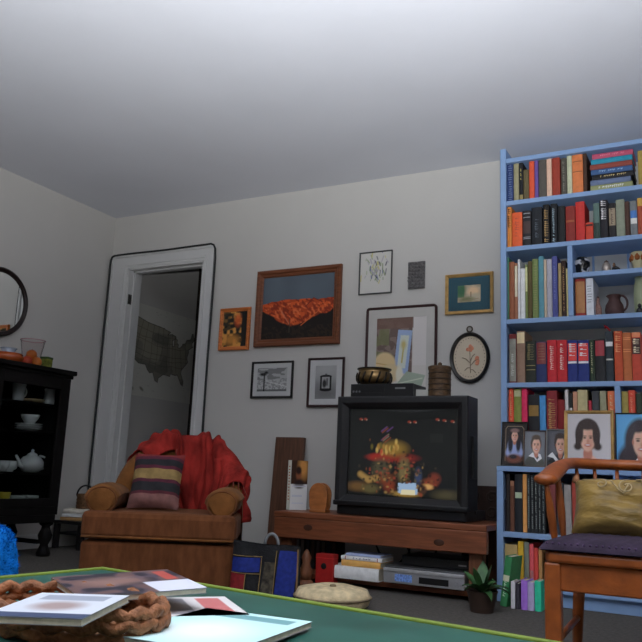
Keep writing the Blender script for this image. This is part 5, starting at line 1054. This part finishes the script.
for k in (-13, -9, 9, 13):
    x, y, z = path[mid+k]; obj('arm_post', spin((x*.93, y+(.05 if abs(k) == 13 else .0), zse-.005), (x*.99, y, z-.01), .0095), m_sp, chx, smooth=True)
pw_ = thing('seat_pad', 'dark purple ribbed seat pad on the wooden chair', 'cushion', (cloc.x, cloc.y, zse+.001), (0, 0, RC))
m_pur = mat('dark_purple_cloth', (.035, .022, .045), .9, .35, 30, .35, 120)
bd = B()
def padtop(u, v): a, c_ = 2*u-1, 2*v-1; e = (1-a**8)*(1-c_**8); return (a*(SW+.012-.03*v), c_*.232-.014, .004+.034*max(0, e)**.4+.0012*math.sin(u*130)*e)
bd.grid(padtop, 90, 24).grid(lambda u, v: ((2*u-1)*(SW+.012-.03*v), (2*v-1)*.232-.014, 0.001), 10, 10)
obj('pad', bd, m_pur, pw_, smooth=True)
bd = B()
for i in range(34): a = -SW+.012+(2*SW-.024)*i/33; bd.lathe([(.004, 0), (.003, .003), (.0008, .004)], 6, (a, -.250, .022), Matrix.Rotation(PI/2, 4, 'X'))
obj('tufted_edge', bd, mat('purple_thread', (.075, .045, .10), .9), pw_)
m_gold = mat('gold_velvet', (.25, .16, .04), .42, .5, 9, .6, 24, sheen=.15, spec=.3, stretch=(1, 1, 2.2))
gq = rot @ Vector((-.005, .05, 0)); gl = Vector((cloc.x+gq.x, cloc.y+gq.y, zse+.036))
gpil = thing('gold_pillow', 'shiny gold velvet pillow with embroidered scrolls on the wooden chair', 'pillow', gl, (math.radians(-30), 0, RC))
obj('body', pillow(.48, .185, .12, 30, .06, .006, 4), m_gold, gpil, smooth=True)
bd = B()
def pil_y(x, z):
    a, c_ = 2*x/.48, 2*z/.185-1; e = max(0, (1-a**4)*(1-c_**4)); return -.065*e**.55-.008
for cx, cz_, s, R_ in ((-.075, .13, 1, .026), (-.15, .14, -1, .018), (.02, .13, -1, .026), (.10, .13, 1, .024), (-.02, .15, 1, .014)):
    pts = []
    for t in np.linspace(0, 1, 22):
        r_ = R_*(1-.75*t); a = s*(t*7.5)+1.6; x, z = cx+r_*math.cos(a), cz_+r_*math.sin(a); pts.append((x, pil_y(x, z), z))
    bd.tube(pts, .0022, 6, up=(0, 1, 0))
for pl_ in ([(-.21, .165), (-.15, .158), (-.12, .15), (-.10, .12), (-.085, .105), (-.07, .14)], [(-.05, .158), (0, .165), (.05, .155), (.075, .15)], [(.06, .158), (.12, .16), (.17, .14)]): bd.tube([(x, pil_y(x, z), z) for x, z in pl_], .0022, 6, up=(0, 1, 0))
obj('embroidery', bd, mat('pale_gold_thread', (.42, .32, .17), .5), gpil, smooth=True)
for s in (-1, 1): obj('corner_tassel', B().lathe([(.002, 0), (.012, .006), (.01, .02), (.003, .03)], 10, (s*.235, -.0, .175)), mat('peach_tassel', (.42, .2, .1), .8), gpil, smooth=True)

# ------------------------------------------------------------------ coffee table in the foreground with magazines
zct = .385
q0, q1, q2 = PZ(103, 566.5, zct), PZ(50, 579, zct), PZ(215, 589, zct)
d1 = (q2-q0); d1.z = 0; d1.normalize(); ang = math.atan2(d1.y, d1.x)+math.radians(6)      # far edge direction
m_top = mat('green_table_top', (.02, .09, .07), .35, .3, 8); m_edge = mat('lime_edge', (.17, .24, .03), .5, .15, 20)
ct = thing('coffee_table', 'dark green coffee table with yellow green edge in the foreground', 'table', (q0.x, q0.y, 0), (0, 0, ang))
TW, TD = 1.0, .55                                # extends along +x and towards the camera (-y)
obj('table_top', B().box(.012, TW-.012, -TD+.012, -.012, zct-.02, zct-.003), m_top, ct, bevel=.002)
for x0, x1, y0, y1 in ((0, TW, -.012, 0), (0, TW, -TD, -TD+.012), (0, .012, -TD+.012, -.012), (TW-.012, TW, -TD+.012, -.012)): obj('edge_strip', B().box(x0, x1, y0, y1, zct-.028, zct), m_edge, ct, bevel=.002)
for x0 in (.03, TW-.07):
    for y0 in (-.07, -TD+.03): obj('leg', B().box(x0, x0+.04, y0, y0+.04, 0, zct-.028), m_dark, ct, bevel=.004)
rc_ = Matrix.Rotation(ang, 4, 'Z')
def onct(px, py, z=zct): return PZ(px, py, z)
# wicker tray
w0 = onct(66, 626); tray = thing('wicker_tray', 'oval brown wicker tray of magazines on the coffee table', 'tray', (w0.x, w0.y, zct-.002), (0, 0, ang+.15))
m_wk = mat('wicker', (.26, .10, .04), .65, .45, 70, .5, 140)
ra, rb2 = .12, .075
obj('bottom', B().add([(ra*.96*math.cos(2*PI*i/40), rb2*.96*math.sin(2*PI*i/40), z) for z in (.0, .006) for i in range(40)], [tuple(range(39, -1, -1)), tuple(range(40, 80))]+[(i, (i+1) % 40, 40+(i+1) % 40, 40+i) for i in range(40)]), m_wk, tray)
for k in range(3): obj('woven_ring', B().tube([((ra+.004*(k % 2)+.002*k)*math.cos(a), (rb2+.004*(k % 2)+.002*k)*math.sin(a), .008+.011*k+.003*math.sin(a*20+PI*(k % 2))) for a in np.linspace(0, 2*PI, 81)], .007, 8, cap=False), m_wk, tray, smooth=True)
def magazine(label, px, py, z, wm, hm, rz, tiltx, tilty, paint, n=1):
    q = onct(px, py, z); e = thing('magazine', label, 'magazine', (q.x, q.y, z), (tiltx, tilty, rz), 'magazines on the coffee table')
    obj('pages', B().box(-wm/2+.001, wm/2-.001, -hm/2+.001, hm/2-.001, .0008, .006), m_page, e)
    obj('cover', B().box(-wm/2, wm/2, -hm/2, hm/2, .006, .0068).box(-wm/2, wm/2, -hm/2, hm/2, 0, .0008).box(-wm/2-.0008, -wm/2, -hm/2, hm/2, 0, .0068), mat('cover_stock', (.3, .3, .3), .4), e)
    p_ = paint(wm, hm); p_.build('cover_print', e, (0, 0, .0072), printmat('print_gloss', .4), rot=(-PI/2, 0, 0)); return e
def pm1(w, h):
    p = Paint(w, h, 60, (60, 50, 60), .60); n = vnoise(p.U, p.V, 7, 21); p.put(n > .55, (84, 62, 58), .8); p.put(n < .42, (28, 26, 34), .9); p.rect(.55, 1, .6, 1, (176, 178, 190), .9); p.rect(.08, .5, .82, .94, (150, 60, 50), .8); p.ell(.4, .4, .2, .25, (120, 92, 84), .4, .6); return p
def pm2(w, h):
    p = Paint(w, h, 60, (166, 170, 178), .60); p.rect(.0, 1, .0, .16, (50, 60, 84)); p.rect(.15, .85, .7, .9, (110, 116, 130), .8); p.ell(.5, .45, .25, .18, (120, 96, 90), .4, .8); return p
def pm3(w, h):
    p = Paint(w, h, 60, (176, 172, 172), .60); p.rect(.1, .9, .75, .93, (150, 40, 40), .8); p.rect(.1, .9, .12, .65, (90, 90, 100), .8); p.ell(.5, .4, .3, .2, (160, 140, 120), .4, .8); return p
def pm4(w, h):
    p = Paint(w, h, 60, (160, 196, 196), .60); p.rect(.1, .9, .8, .93, (60, 110, 116), .8); p.ell(.5, .4, .3, .25, (190, 210, 206), .5, .9); return p
magazine('white magazine with dark strip lying in the left of wicker tray', 60, 612, zct+.036, .10, .12, ang+.5, .03, -.03, pm2)
magazine('dark pictorial magazine lying on the right of wicker tray', 128, 588, zct+.030, .13, .16, ang-.35, .03, .05, pm1)
magazine('white magazine with red title at the right beside tray', 168, 612, zct+.001, .14, .18, ang-.6, 0, 0, pm3)
magazine('pale aqua magazine nearest the camera on the coffee table', 215, 634, zct+.001, .15, .2, ang+.2, 0, 0, pm4)
# blue fleece heap at the left edge, over a low stool
bl = PZ(-32, 588, .22); m_bl = mat('blue_fleece', (.008, .17, .60), .95, .3, 45, .6, 190, spec=.02)
def bluept(u, v):
    a = 2*PI*u; t = v; prof = math.sin(min(1, t*1.12)*PI*.5)**.55 if t < .9 else 1.0
    zz_ = .385*(1-t**2.6) ; r_ = .125*(.25+.75*prof)*(1+.06*math.sin(3*a+1)+.05*math.sin(5*a+6*t)) if t > 0 else .001
    return (r_*math.cos(a), r_*math.sin(a), max(0.001, zz_+.012*math.sin(4*a+9*t)*t*(1-t)))
bf = obj('blue_fleece', B().grid(bluept, 60, 34, closeu=True), m_bl, None, (bl.x, bl.y, 0), smooth=True); tag(bf, 'bright blue fuzzy fleece bundled at the left edge of photo', 'blanket')
fz = B(); rs = random.Random(8)
for k in range(2600):
    u, v = rs.random(), rs.uniform(.03, .97); p0 = Vector(bluept(u, v)); n_ = Vector((p0.x, p0.y, .12*(1-v))).normalized(); d_ = (n_+Vector((rs.uniform(-.6, .6), rs.uniform(-.6, .6), rs.uniform(-.6, .6)))).normalized()*rs.uniform(.005, .010); sd = d_.cross(Vector((.3, .5, .8))).normalized()*.0016
    fz.add([p0-sd, p0+sd, p0+d_], [(0, 1, 2)])
o = obj('fleece_pile', fz, m_bl, bf); o['kind'] = 'stuff'
